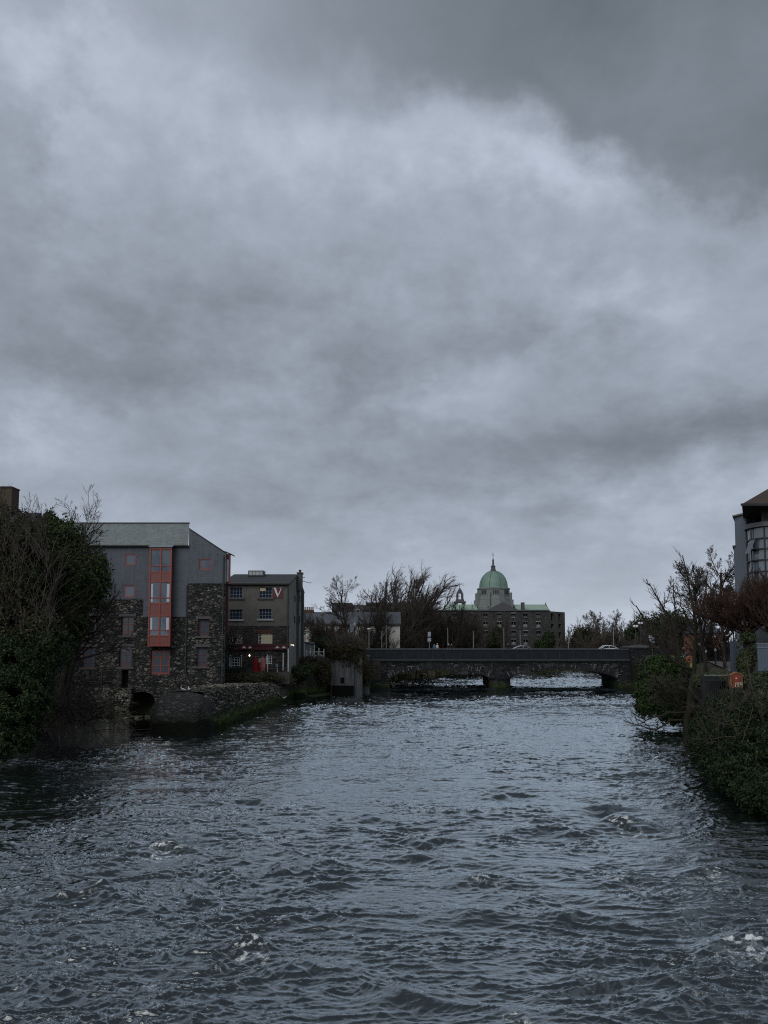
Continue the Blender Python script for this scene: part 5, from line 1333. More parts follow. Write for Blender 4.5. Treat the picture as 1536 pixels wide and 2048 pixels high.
def grow(starts, dirs, lens, rads, steps, wob, up, rs, bend=None, tip=.35):
    """polylines (N, steps+1, 3) and radii (N, steps+1)"""
    N = len(starts); p = np.zeros((N, steps + 1, 3)); p[:, 0] = starts; d = norm(np.asarray(dirs, float))
    for i in range(steps):
        d = norm(d + rs.normal(0, wob, (N, 3)) + np.array([0, 0, up]) + (np.array(bend) if bend is not None else 0))
        p[:, i + 1] = p[:, i] + d * (np.asarray(lens)[:, None] / steps)
    t = np.linspace(0, 1, steps + 1)[None, :]
    return p, np.asarray(rads)[:, None] * (1 - t * (1 - tip))

def sprout(par, prad, n, t0, t1, ang, lratio, lbase, rratio, rs, spread=.5, minr=.012):
    """children of polylines"""
    N, S, _ = par.shape; idx = np.repeat(np.arange(N), n); M = len(idx)
    t = rs.uniform(t0, t1, M) * (S - 1); i = np.minimum(t.astype(int), S - 2); f = (t - i)[:, None]
    a = par[idx, i]; b = par[idx, i + 1]; st = a * (1 - f) + b * f; tan_ = norm(b - a)
    r = norm(rs.normal(0, 1, (M, 3))); perp = norm(np.cross(tan_, r))
    an = rs.normal(ang, ang * .25, M)[:, None]
    d = tan_ * np.cos(an) + perp * np.sin(an)
    rem = 1 - spread * (t / (S - 1))
    L = lbase[idx] * lratio * rem * rs.uniform(.65, 1.25, M)
    R = np.maximum(prad[idx, i] * rratio, minr)
    return st, d, L, R, idx

def tubes(mbv, mbf, base, p, r, k=3):
    """append tubes of all polylines, vectorised; returns new base"""
    N, S, _ = p.shape
    d = np.empty_like(p); d[:, 1:-1] = p[:, 2:] - p[:, :-2]; d[:, 0] = p[:, 1] - p[:, 0]; d[:, -1] = p[:, -1] - p[:, -2]
    d = norm(d); a = np.where(np.abs(d[..., 2:3]) < .9, np.array([0, 0, 1.]), np.array([1., 0, 0]))
    s = norm(np.cross(d, a)); q = np.cross(d, s)
    an = 2 * np.pi * np.arange(k) / k
    v = p[:, :, None, :] + (s[:, :, None, :] * np.cos(an)[None, None, :, None] + q[:, :, None, :] * np.sin(an)[None, None, :, None]) * r[:, :, None, None]
    mbv.append(v.reshape(-1, 3))
    n = np.arange(N)[:, None, None] * (S * k); i = np.arange(S - 1)[None, :, None] * k; j = np.arange(k)[None, None, :]
    j2 = (j + 1) % k
    f = np.stack([n + i + j, n + i + j2, n + i + k + j2, n + i + k + j], -1).reshape(-1, 4) + base
    mbf.append(f)
    return base + N * S * k

class Skeleton:
    """a bare tree: level 0 trunk and limbs in one mesh, finer wood in another"""
    def __init__(self, seed): self.rs = np.random.RandomState(seed); self.levels = []
    def trunk(self, starts, dirs, lens, rads, steps=7, wob=.08, up=.03, bend=None, tip=.5):
        p, r = grow(np.array(starts, float), np.array(dirs, float), np.array(lens, float), np.array(rads, float), steps, wob, up, self.rs, bend, tip)
        self.levels.append((p, r, np.array(lens, float))); return self
    def polys(self, polylines, rads):
        """hand laid limbs resampled to the same number of points"""
        out = []; rr = []; L = []
        for pl, rd in zip(polylines, rads):
            pl = np.array([tuple(q) for q in pl], float); seg = np.r_[0, np.cumsum(np.linalg.norm(np.diff(pl, axis=0), axis=1))]
            t = np.linspace(0, seg[-1], 9); q = np.stack([np.interp(t, seg, pl[:, j]) for j in range(3)], -1)
            q[1:-1] += self.rs.normal(0, .05, (7, 3)); out.append(q); rr.append(np.linspace(rd[0], rd[1], 9)); L.append(seg[-1])
        self.levels.append((np.array(out), np.array(rr), np.array(L))); return self
    def add(self, n, t0=.25, t1=1., ang=.7, lratio=.55, rratio=.55, steps=5, wob=.12, up=.05, bend=None, spread=.5, minr=.012, src=-1, tip=.4):
        p, r, L = self.levels[src]
        st, d, l, R, idx = sprout(p, r, n, t0, t1, ang, lratio, L, rratio, self.rs, spread, minr)
        q, qr = grow(st, d, l, R, steps, wob, up, self.rs, bend, tip)
        self.levels.append((q, np.maximum(qr, minr * .8), l)); return self
    def build(self, root, wood, twig, split=2, k0=8, names=('trunk', 'crown'), zclip=None):
        for part, (a, b), mat in ((names[0], (0, split), wood), (names[1], (split, 99), twig)):
            V = []; Fc = []; base = 0
            for lv, (p, r, _) in enumerate(self.levels[a:b]):
                kk = k0 if (a + lv) == 0 else (5 if a + lv == 1 else 3)
                base = tubes(V, Fc, base, p, r, kk)
            if V: link_mesh(part, np.concatenate(V), np.concatenate(Fc), mat, root, smooth=True)

def leaves(name, blobs, n, size, mat, root, seed, shell=.55, droop=0.0, hang=None, clip_z=None, lump=.35, lf=1.1):
    """leaf faces scattered through the outer part of uneven ellipsoids. blobs: (cx,cy,cz,rx,ry,rz[,weight])"""
    rs = np.random.RandomState(seed)
    B = np.array([b[:6] for b in blobs], float); w = np.array([(b[6] if len(b) > 6 else 1) * (b[3] * b[4] + b[4] * b[5] + b[3] * b[5]) for b in blobs]); w /= w.sum()
    i = rs.choice(len(B), n, p=w); u = norm(rs.normal(0, 1, (n, 3)))
    rad = 1 - (1 - shell) * rs.rand(n) ** 1.6
    # lumpy outline
    lm = 1 + lump * pnoise(u[:, 0] * lf * 2 + i * 3.1 + u[:, 2] * 1.7, u[:, 1] * lf * 2 + u[:, 2] * lf * 2.3, seed % 50) + .5 * lump * pnoise(u[:, 0] * 6 + i, (u[:, 1] + u[:, 2]) * 6, seed % 31)
    p = B[i, :3] + u * B[i, 3:] * (rad * lm)[:, None]
    # clumping: drop leaves in noisy gaps
    g = pnoise(p[:, 0] * .9 + p[:, 1] * .5, p[:, 2] * .9 + p[:, 1] * .3, 77) + .6 * pnoise(p[:, 0] * 2.3, p[:, 2] * 2.3 + p[:, 1] * 2, 78)
    keep = g > -.42
    if clip_z is not None: keep &= p[:, 2] > clip_z
    p = p[keep]; u = u[keep]; n = len(p)
    nrm = norm(u + rs.normal(0, .7, (n, 3))); a = norm(np.cross(nrm, rs.normal(0, 1, (n, 3)))); b = np.cross(nrm, a)
    s = size * rs.uniform(.6, 1.35, n)[:, None]
    v = np.stack([p - a * s * .55, p + b * s * .32 - nrm * s * .06, p + a * s * .6 - nrm * s * .15, p - b * s * .32 - nrm * s * .06], 1).reshape(-1, 3)
    f = np.arange(n * 4).reshape(-1, 4)
    return link_mesh(name, v, f, mat, root)

def pb(u, v, Y, ru, rv, ry=None, w=1):
    """ellipsoid given by its centre and radii as seen, at its own distance"""
    c = P(u, v, Y); s = Y / F
    return (c.x, c.y, c.z, ru * s, ry if ry else (ru + rv) * .5 * s, rv * s, w)

# ---- left bank: ivy-clad trees
def left_bank():
    Y = 54
    r = thing('ivy_clad_tree', (X(120, 62), 62, 3.5), 'tall ivy covered tree in front of the stone mill, bare tips above', 'tree')
    sk = Skeleton(1); c = P(118, 1300, 62)
    sk.trunk([(c.x, c.y, 2.5), (c.x - .8, c.y, 2.5), (c.x + .3, c.y, 3)], [(.05, 0, 1), (-.16, .1, 1), (.25, -.05, 1)], [16.6, 17.2, 15.5], [.33, .28, .24], 9, .09, .06, tip=.1)
    sk.add(16, .25, 1, .75, .36, .42, 5, .14, .10); sk.add(9, .3, 1, .6, .5, .5, 4, .16, .07); sk.add(6, .3, 1, .6, .5, .6, 3, .2, .04, minr=.011)
    sk.build(r, M_bark, M_twigdark)
    bl = [pb(124, 1074, 62, 38, 38), pb(95, 1110, 62, 50, 52), pb(150, 1095, 62, 22, 30), pb(165, 1160, 61, 52, 66), pb(110, 1170, 60, 52, 70), pb(125, 1240, 60, 50, 46, None, .8), pb(184, 1150, 61, 30, 42), pb(98, 1040, 62, 12, 20)]
    leaves('ivy', bl, 62000, .19, M_ivy, r, 5, lump=.42, lf=1.7)
    r = thing('ivy_clad_tree', (X(20, 56), 56, 3.5), 'ivy covered tree at the left edge with twiggy brown crown', 'tree')
    sk = Skeleton(2); c = P(15, 1300, 56)
    sk.trunk([(c.x, c.y, 2.5), (c.x + 1.2, c.y, 2.5), (c.x - 2, c.y + 1, 2.5)], [(.03, 0, 1), (.13, .1, 1), (-.05, -.05, 1)], [16.2, 15.2, 16.8], [.33, .28, .3], 9, .08, .06, tip=.1)
    sk.add(18, .2, 1, .7, .36, .42, 5, .14, .12); sk.add(10, .3, 1, .6, .5, .5, 4, .16, .09); sk.add(7, .3, 1, .6, .5, .6, 3, .2, .05, minr=.011)
    sk.build(r, M_bark, M_twigdark)
    bl = [pb(22, 1050, 57, 40, 36), pb(45, 1090, 56, 50, 55), pb(-10, 1120, 55, 50, 80), pb(40, 1180, 55, 55, 70), pb(10, 1270, 54, 60, 60), pb(75, 1265, 54, 50, 50)]
    leaves('ivy', bl, 36000, .19, M_brownleaf, r, 6, lump=.42, lf=1.7)
    leaves('ivy', bl, 30000, .19, M_ivydark, r, 66, shell=.4, lump=.25)
    sk = Skeleton(7); rs = sk.rs; n = 130
    st = np.array([tuple(P(rs.uniform(-10, 105), rs.uniform(1090, 1330), rs.uniform(52.4, 54.5))) for _ in range(n)])
    sk.trunk(st, np.stack([rs.uniform(-.5, .5, n), rs.uniform(-.5, 0, n), rs.uniform(.5, 1, n)], -1), rs.uniform(1.8, 4.2, n), np.full(n, .028), 7, .10, .04, tip=.2)
    sk.add(6, .2, 1, .5, .4, .6, 4, .14, .04, minr=.012); sk.build(r, M_twigpale, M_twig, 1, names=('stem', 'twigs'))
    # low evergreen mass hanging over the water
    r = thing('overhanging_ivy_bush', (X(30, 52), 52, 1), 'dark green ivy bush hanging to the water at the left edge', 'bush')
    bl = [pb(20, 1340, 51.5, 62, 70), pb(50, 1400, 51.2, 52, 60), pb(5, 1440, 50.5, 58, 60), pb(42, 1465, 51, 34, 40), pb(72, 1380, 52, 30, 50), pb(0, 1490, 49.5, 40, 30), pb(100, 1300, 53, 45, 45, None, .7)]
    leaves('foliage', bl, 70000, .15, M_ivydark, r, 8, clip_z=.05)
    sk = Skeleton(3); sk.trunk([(-29, 52.5, 2), (-28, 52, 2), (-31, 51, 2)], [(.4, -.2, .8), (.6, -.2, .5), (.1, -.2, 1)], [4, 4.5, 5], [.1, .1, .12], 6, .12, .02); sk.add(9, .3, 1, .7, .5, .5, 4, .15, -.02); sk.build(r, M_bark, M_twigdark, 1, names=('stem', 'twigs'))
    # brown bare shrubs arching over the backwater
    for (u, v, yy, n, seed, lab) in ((120, 1400, 60, 60, 4, 'tangled bare brown shrub over the backwater, nearest the ivy'), (165, 1395, 64, 55, 5, 'bare brown shrub drooping towards the rubble wall'), (100, 1340, 66, 50, 55, 'bare brown shrub behind, under the ivy tree')):
        c = P(u - 25, v, yy); r = thing('bare_shrub', (c.x, c.y, 2.5), lab, 'shrub', 'bare shrubs by the backwater')
        sk = Skeleton(seed); rs = sk.rs
        d = np.stack([rs.uniform(-.5, 1.1, n), rs.uniform(-.9, .3, n), rs.uniform(.1, 1.1, n)], -1)
        sk.trunk(np.tile([c.x, c.y, 2.0], (n, 1)) + rs.normal(0, .8, (n, 3)) * [1.6, .6, .5], d, rs.uniform(2.5, 4.4, n), np.full(n, .035), 7, .10, -.10)
        sk.add(9, .2, 1, .5, .45, .6, 4, .14, -.09, minr=.013); sk.add(5, .2, 1, .5, .5, .7, 3, .16, -.06, minr=.012)
        sk.build(r, M_twigdark, M_twig, 1, names=('stem', 'twigs'))
    # limbs reaching right across the facade
    r = thing('drooping_bare_tree', (X(75, 61), 61, 3), 'bare tree with long dark limbs reaching across the lower mill windows', 'tree')
    L = []
    for pts in ([(70, 1290), (95, 1272), (130, 1268), (165, 1273), (200, 1262)], [(70, 1292), (105, 1290), (140, 1286), (180, 1278)], [(60, 1240), (110, 1235), (150, 1238), (200, 1232), (238, 1236)], [(80, 1200), (130, 1195), (170, 1205), (222, 1212)], [(120, 1100), (160, 1080), (190, 1060), (206, 1048)], [(120, 1120), (165, 1100), (195, 1075), (204, 1066)], [(60, 1330), (60, 1270), (72, 1200), (80, 1130)]):
        L.append([P(a, b, 62) for a, b in pts])
    sk = Skeleton(6); sk.polys(L, [(.12, .03), (.10, .03), (.10, .02), (.09, .02), (.10, .02), (.09, .02), (.25, .12)])
    sk.add(16, .2, 1, .6, .32, .5, 5, .14, -.02, minr=.013); sk.add(5, .3, 1, .6, .5, .6, 3, .18, 0, minr=.012); sk.build(r, M_twigdark, M_twigdark, 1)
    # house with a chimney behind
    r = thing('house_behind_trees', (X(-20, 75), 78, 3), 'house almost hidden by trees, brown square chimney showing', 'house')
    w = MB(); w.box(X(-120, 75), X(30, 75), 75, 84, 2, Z(1080, 75)); w.build('wall', M_rub, r)
    w = MB(); w.prism([(X(-122, 75), 74.7, Z(1080, 75)), (X(-122, 75), 79.5, Z(1010, 75)), (X(-122, 75), 84.3, Z(1080, 75))], (X(32, 75) - X(-122, 75), 0, 0)); rf = w.build('roof', M_slatedark, r)
    w = MB(); w.box(X(-6, 79), X(18, 79), 78.6, 80.2, Z(1060, 79), Z(977, 79)); w.box(X(-7, 79), X(19, 79), 78.5, 80.3, Z(977, 79), Z(974.5, 79)); w.build('chimney', plain('brown_chimney_render', (.07, .058, .045), .85, .3), rf)
left_bank()

# ---- shrubs and weeds along the quay
def quay_plants():
    def bushy(name, label, blobs, n, size, mat, seed, cat='bush', group=None, clip=None, twigs=None, loc=None):
        b = blobs[0]; r = thing(name, loc or (b[0], b[1], b[2] - b[5]), label, cat, group)
        leaves('foliage', blobs, n, size, mat, r, seed, shell=.4, clip_z=clip, lump=.4)
        if twigs:
            sk = Skeleton(seed + 100); rs = sk.rs; m = twigs[0]
            st = np.array([[b[0], b[1], b[2]]] * m) + rs.normal(0, .35, (m, 3)) * [b[3], b[4], b[5] * .3]
            sk.trunk(st, np.stack([rs.normal(0, .5, m), rs.normal(0, .4, m), rs.uniform(.2, 1, m)], -1), np.full(m, twigs[1]), np.full(m, .03), 5, .13, .02)
            sk.add(6, .3, 1, .6, .5, .6, 3, .15, 0, minr=.015); sk.build(r, M_twig, twigs[2] if len(twigs) > 2 else M_twig, 1, names=('stem', 'twigs'))
        return r
    M_weed = leafmat('dry_weeds', (.030, .032, .016), (.070, .066, .038), (.125, .115, .070), .8, .1)
    bushy('weedy_bank', 'olive brown weeds on the slope below the pub terrace', [pb(490, 1356, 98, 40, 11, 3), pb(535, 1356, 102, 36, 11, 3), pb(565, 1362, 106, 24, 14, 2), pb(520, 1349, 100, 30, 6, 2)], 34000, .13, M_weed, 21, 'weeds', twigs=(60, 1.0))
    bushy('ivy_on_buttress', 'dark ivy clump on the buttress left of the sluice block', [pb(600, 1346, 110, 22, 14, 1.6), pb(590, 1354, 109.6, 14, 10, .8), pb(615, 1338, 112, 16, 12, 1.5)], 14000, .16, M_ivydark, 22, twigs=(30, 1.2))
    bushy('rambling_shrub', 'brown green shrub between the white fence and the quay', [pb(630, 1330, 116.5, 26, 18, 1.5), pb(648, 1345, 117, 16, 26, 1.2), pb(612, 1322, 117, 14, 10, 1.2), pb(640, 1355, 117.3, 22, 14, .7)], 22000, .15, M_brownleaf, 23, twigs=(70, 1.6))
    bushy('ivy_curtain', 'shaggy brown ivy hanging over the concrete sluice block', [pb(692, 1296, 120.5, 40, 12, 2.6), pb(668, 1305, 120, 14, 18, 1.6), pb(705, 1312, 120, 24, 26, 1.2), pb(722, 1330, 121, 15, 30, 1.6), pb(733, 1345, 122, 10, 26, 1.5), pb(686, 1308, 119.3, 22, 14, .6)], 46000, .15, M_brownleaf, 24, twigs=(160, 2.2))
    bushy('evergreen_shrub', 'bright green shrub on top of the sluice block', [pb(690, 1283, 122, 20, 12, 1.5), pb(712, 1288, 122.5, 14, 9, 1.2)], 12000, .16, M_bush, 25)
    bushy('evergreen_shrub', 'dark shrub under the small bare tree by the white fence', [pb(640, 1285, 127, 18, 12, 2), pb(628, 1296, 126, 14, 8, 2)], 10000, .18, M_ivydark, 26)
    bushy('planter_hedge', 'clipped black green hedge in the terrace planter', [pb(474, 1343, 99.2, 26, 9, 1.0), pb(488, 1345, 99.2, 16, 8, 1.0)], 12000, .12, M_ivydark, 27, 'hedge')
    bushy('climbing_plant', 'bare climber over the corner of the stone mill', [pb(462, 1300, 98, 8, 30, .5)], 500, .12, M_brownleaf, 28, 'climber', twigs=(50, 3.2, M_twig))
    bushy('bank_ivy', 'brown and green growth along the far bank seen through the left arch', [pb(795, 1353, 158, 34, 9, 1.5), pb(850, 1346, 171, 34, 7, 1.5), pb(905, 1341, 185, 36, 6, 1.5), pb(950, 1339, 197, 34, 5, 1.5)], 30000, .2, M_weed, 29, 'bank growth')
    bushy('bank_ivy', 'green growth along the far bank seen through the right arch', [pb(1060, 1340, 200, 46, 6, 2), pb(1130, 1340, 206, 46, 6, 2), pb(1190, 1340, 208, 40, 6, 2)], 22000, .25, M_hedge, 30, 'bank growth')
    w = MB(); w.box(X(846, 169), X(870, 169), 169, 170, -1, Z(1343, 169)); tag(w.build('pale_bank_wall', rubble('sandy_stone', (.09, .075, .05), (.17, .145, .10), (.24, .21, .15), (.08, .07, .05), .5, 1.5, .3, .05), bevel=.05), 'patch of pale sandy wall on the far bank under the arch', 'wall')
    w = MB(); w.box(X(893, 184), X(935, 184), 184, 186, -1, Z(1340, 184)); tag(w.build('landing_stage', M_ctop, bevel=.05), 'dark landing stage on the far bank under the left arch', 'landing stage')
    w = MB(); w.box(X(1214, 146), X(1240, 146), 146, 148, -1, Z(1355, 146)); tag(w.build('brick_bank_wall', M_orangebrick, bevel=.05), 'reddish bank wall just beyond the right arch', 'wall')
quay_plants()

# ---- bare trees beyond the bridge
def bare(name, label, u, yy, vtop, seed, style='round', scale=1.0, group=None, wood=M_bark, twig=M_twig, width=1.0, base=None, density=1.0, mr=.03):
    z0 = float(ground_z(X(u, yy), yy)) - .3 if base is None else base
    h = Z(vtop, yy) - z0; c = (X(u, yy), yy, z0)
    r = thing(name, c, label, 'tree', group); sk = Skeleton(seed)
    if style == 'round':
        sk.trunk([c], [(.02, 0, 1)], [h * .60], [h * .016], 7, .06, .05)
        sk.add(15, .3, 1, .85 * width, .58, .5, 6, .11, .05, spread=.45, minr=mr); sk.add(int(9 * density), .2, 1, .65, .52, .5, 5, .13, .06, minr=mr * .8); sk.add(int(8 * density), .2, 1, .65, .5, .6, 4, .16, .04, minr=mr * .6); sk.add(int(5 * density), .2, 1, .6, .55, .7, 3, .18, .02, minr=mr * .5)
    elif style == 'wind':
        n = 8; rs = sk.rs
        d = np.stack([rs.uniform(-.42, .55, n), rs.uniform(-.2, .2, n), np.ones(n)], -1)
        sk.trunk(np.tile(c, (n, 1)) + rs.normal(0, .8, (n, 3)) * [1.6, 1, 0], d, np.full(n, h * .74), np.full(n, h * .012), 8, .06, .03, bend=(.04, 0, 0))
        sk.add(13, .2, 1, .6, .40, .5, 6, .1, .04, bend=(.07, 0, 0), minr=mr); sk.add(int(10 * density), .15, 1, .55, .5, .55, 5, .12, .02, bend=(.08, 0, 0), minr=mr * .75); sk.add(int(9 * density), .15, 1, .55, .5, .6, 4, .14, 0, bend=(.08, 0, 0), minr=mr * .55)
    elif style == 'thicket':
        n = 26; rs = sk.rs
        d = np.stack([rs.uniform(-.5, .5, n) * width, rs.uniform(-.4, .4, n), np.ones(n)], -1)
        sk.trunk(np.tile(c, (n, 1)) + rs.normal(0, 1, (n, 3)) * [h * .34 * width, h * .15, 0], d, rs.uniform(.6, 1, n) * h * .92, np.full(n, h * .010), 6, .1, .05)
        sk.add(int(9 * density), .15, 1, .55, .40, .55, 5, .13, .05, minr=mr); sk.add(int(10 * density), .15, 1, .6, .5, .7, 4, .15, .03, minr=mr * .7)
    top = max(np.percentile(p[..., 2], 99.7) for p, _, _ in sk.levels); f = h / (top - z0)
    for i, (p, q, L) in enumerate(sk.levels): sk.levels[i] = (np.array(c) + (p - np.array(c)) * [f ** .8, f ** .8, f], q, L)
    sk.build(r, wood, twig, 2 if style != 'thicket' else 1)
    return r
bare('bare_tree', 'small rounded bare tree left of the big trees by the bridge', 692, 132, 1152, 131, 'round', mr=.020, density=1.15)
bare('bare_tree', 'tall windswept bare tree, the highest beyond the bridge', 800, 178, 1128, 32, 'wind', mr=.022, density=.9)
bare('bare_tree', 'bare tree leaning right, just right of the highest one', 815, 188, 1138, 33, 'wind', mr=.022, density=.7)
bare('bare_tree', 'windswept bare tree filling the left half of the big crown group', 768, 162, 1146, 37, 'wind', mr=.022, density=.6)
bare('bare_tree', 'windswept bare tree under the right end of the big crown group', 815, 190, 1164, 38, 'wind', mr=.024, density=.6)
bare('bare_tree', 'bare tree on the left flank of the tall windswept one', 750, 150, 1160, 34, 'round', mr=.024, width=.8)
bare('bare_tree', 'small fan shaped bare tree against the sky left of the bell turret', 862, 200, 1186, 35, 'round', mr=.022, width=.55, density=.7)
TH = [(745, 146, 1222, 'thicket directly left behind the bridge parapet'), (786, 172, 1205, 'thicket under the tall windswept tree'), (826, 184, 1200, 'thicket right of the twin slim poles'), (862, 194, 1208, 'thicket behind the direction signs'),
      (904, 204, 1216, 'brown thicket in front of the left end of the ruined mill'), (944, 209, 1224, 'brown thicket covering the second mill window column'), (668, 133, 1235, 'low thicket behind the sluice block')]
for i, (u, yy, v, lab) in enumerate(TH):
    bare('bare_thicket', 'dense bare ' + lab, u, yy, v, 40 + i, 'thicket', twig=M_twigdark if i < 4 else M_twig, width=1.0, density=2.0, mr=.028)
def far_wall():
    w = MB(); pts = [(.4, 142), (.6, 150), (9.7, 173), (24.2, 194), (46, 206.3), (62, 211), (110, 216)]
    tops = [2.6, 2.4, 1.9, 1.7, 1.5, 1.3, 1.2]
    for i in range(len(pts) - 1):
        a, b = pts[i], pts[i + 1]
        w.add([(a[0], a[1], -1), (b[0], b[1], -1), (b[0] - .3, b[1] + .4, tops[i + 1]), (a[0] - .3, a[1] + .4, tops[i])], [(0, 1, 2, 3)])
        w.add([(a[0] - .3, a[1] + .4, tops[i]), (b[0] - .3, b[1] + .4, tops[i + 1]), (b[0] - 3, b[1] + 2, tops[i + 1] + .5), (a[0] - 3, a[1] + 2, tops[i] + .5)], [(0, 1, 2, 3)])
    tag(w.build('far_river_wall', rubble('olive_bank_stone', (.045, .048, .030), (.10, .10, .062), (.19, .18, .125), (.03, .032, .02), .7, 1.4, .35, .05, wet=(.6, .6, 1.1))), 'low olive coloured river wall beyond the bridge, seen through its arches', 'wall')
far_wall()
def mill_ivy():
    for (blobs, lab, seed) in (([pb(995, 1278, 212, 12, 24, 2), pb(985, 1288, 212, 14, 14, 2)], 'ivy growing up the ruined mill between its window columns', 51), ([pb(1098, 1284, 213, 14, 20, 2), pb(1085, 1290, 213, 16, 12, 2)], 'ivy at the right corner of the ruined mill', 52)):
        b = blobs[0]; r = thing('wall_ivy', (b[0], b[1], 3), lab, 'ivy'); leaves('foliage', blobs, 9000, .35, M_ivydark, r, seed)
mill_ivy()
# distant trees to the right of the mill, growing smaller
FT = [(1150, 235, 1252, 'thicket'), (1168, 225, 1243, 'thicket'), (1188, 220, 1222, 'round'), (1205, 228, 1247, 'thicket'), (1222, 210, 1243, 'thicket'), (1243, 205, 1222, 'round'), (1262, 200, 1240, 'thicket'), (1285, 195, 1232, 'thicket'), (1312, 185, 1230, 'thicket'), (1340, 180, 1225, 'thicket'), (1368, 175, 1225, 'thicket'), (1395, 170, 1222, 'thicket')]
protos = {}
for i, (u, yy, v, st) in enumerate(FT):
    key = (st, i % 2)
    lab = {'round': ['bare rounded tree rising over the far thicket nearest the mill', 'bare rounded tree rising over the far thicket behind the twin lamps'][0 if u < 1210 else 1]}.get(st, 'hazy bare tree in the row along the far bank right of the ruined mill')
    z0 = float(ground_z(X(u, yy), yy)) - .4
    if key in protos:
        o, oh = protos[key]; copy_thing(o, (X(u, yy), yy, z0), .9 * i, (Z(v, yy) - z0) / oh, lab)
    else:
        o = bare('far_tree', lab, u, yy, v, 60 + i, st, group='bare trees along the far bank', twig=M_twigpale if st == 'round' else M_twig, mr=.034, density=1.4); protos[key] = (o, Z(v, yy) - z0)
def far_evergreens():
    for k, (u, v, yy, ru, rv, lab) in enumerate(((1166, 1276, 226, 20, 20, 'dark rounded evergreen at the foot of the ruined mill corner'), (1200, 1285, 214, 22, 14, 'low dark evergreen behind the white car'), (1292, 1262, 190, 34, 28, 'dark evergreen behind the twin globe lamps'), (1345, 1255, 178, 34, 36, 'large dark evergreen behind the bare multi stemmed tree'))):
        b = pb(u, v, yy, ru, rv); r = thing('evergreen_tree', (b[0], b[1], b[2] - b[5] - 1), lab, 'tree')
        t = MB(); t.tube([(b[0], b[1], b[2] - b[5] - 2), (b[0] + .1, b[1], b[2])], [.3, .12], 8); t.build('trunk', M_bark, r)
        leaves('crown', [b, pb(u - ru * .6, v + rv * .4, yy, ru * .6, rv * .6), pb(u + ru * .6, v + rv * .3, yy, ru * .6, rv * .7)], 15000, .42, M_ivydark, r, 70 + k, lump=.5)
far_evergreens()

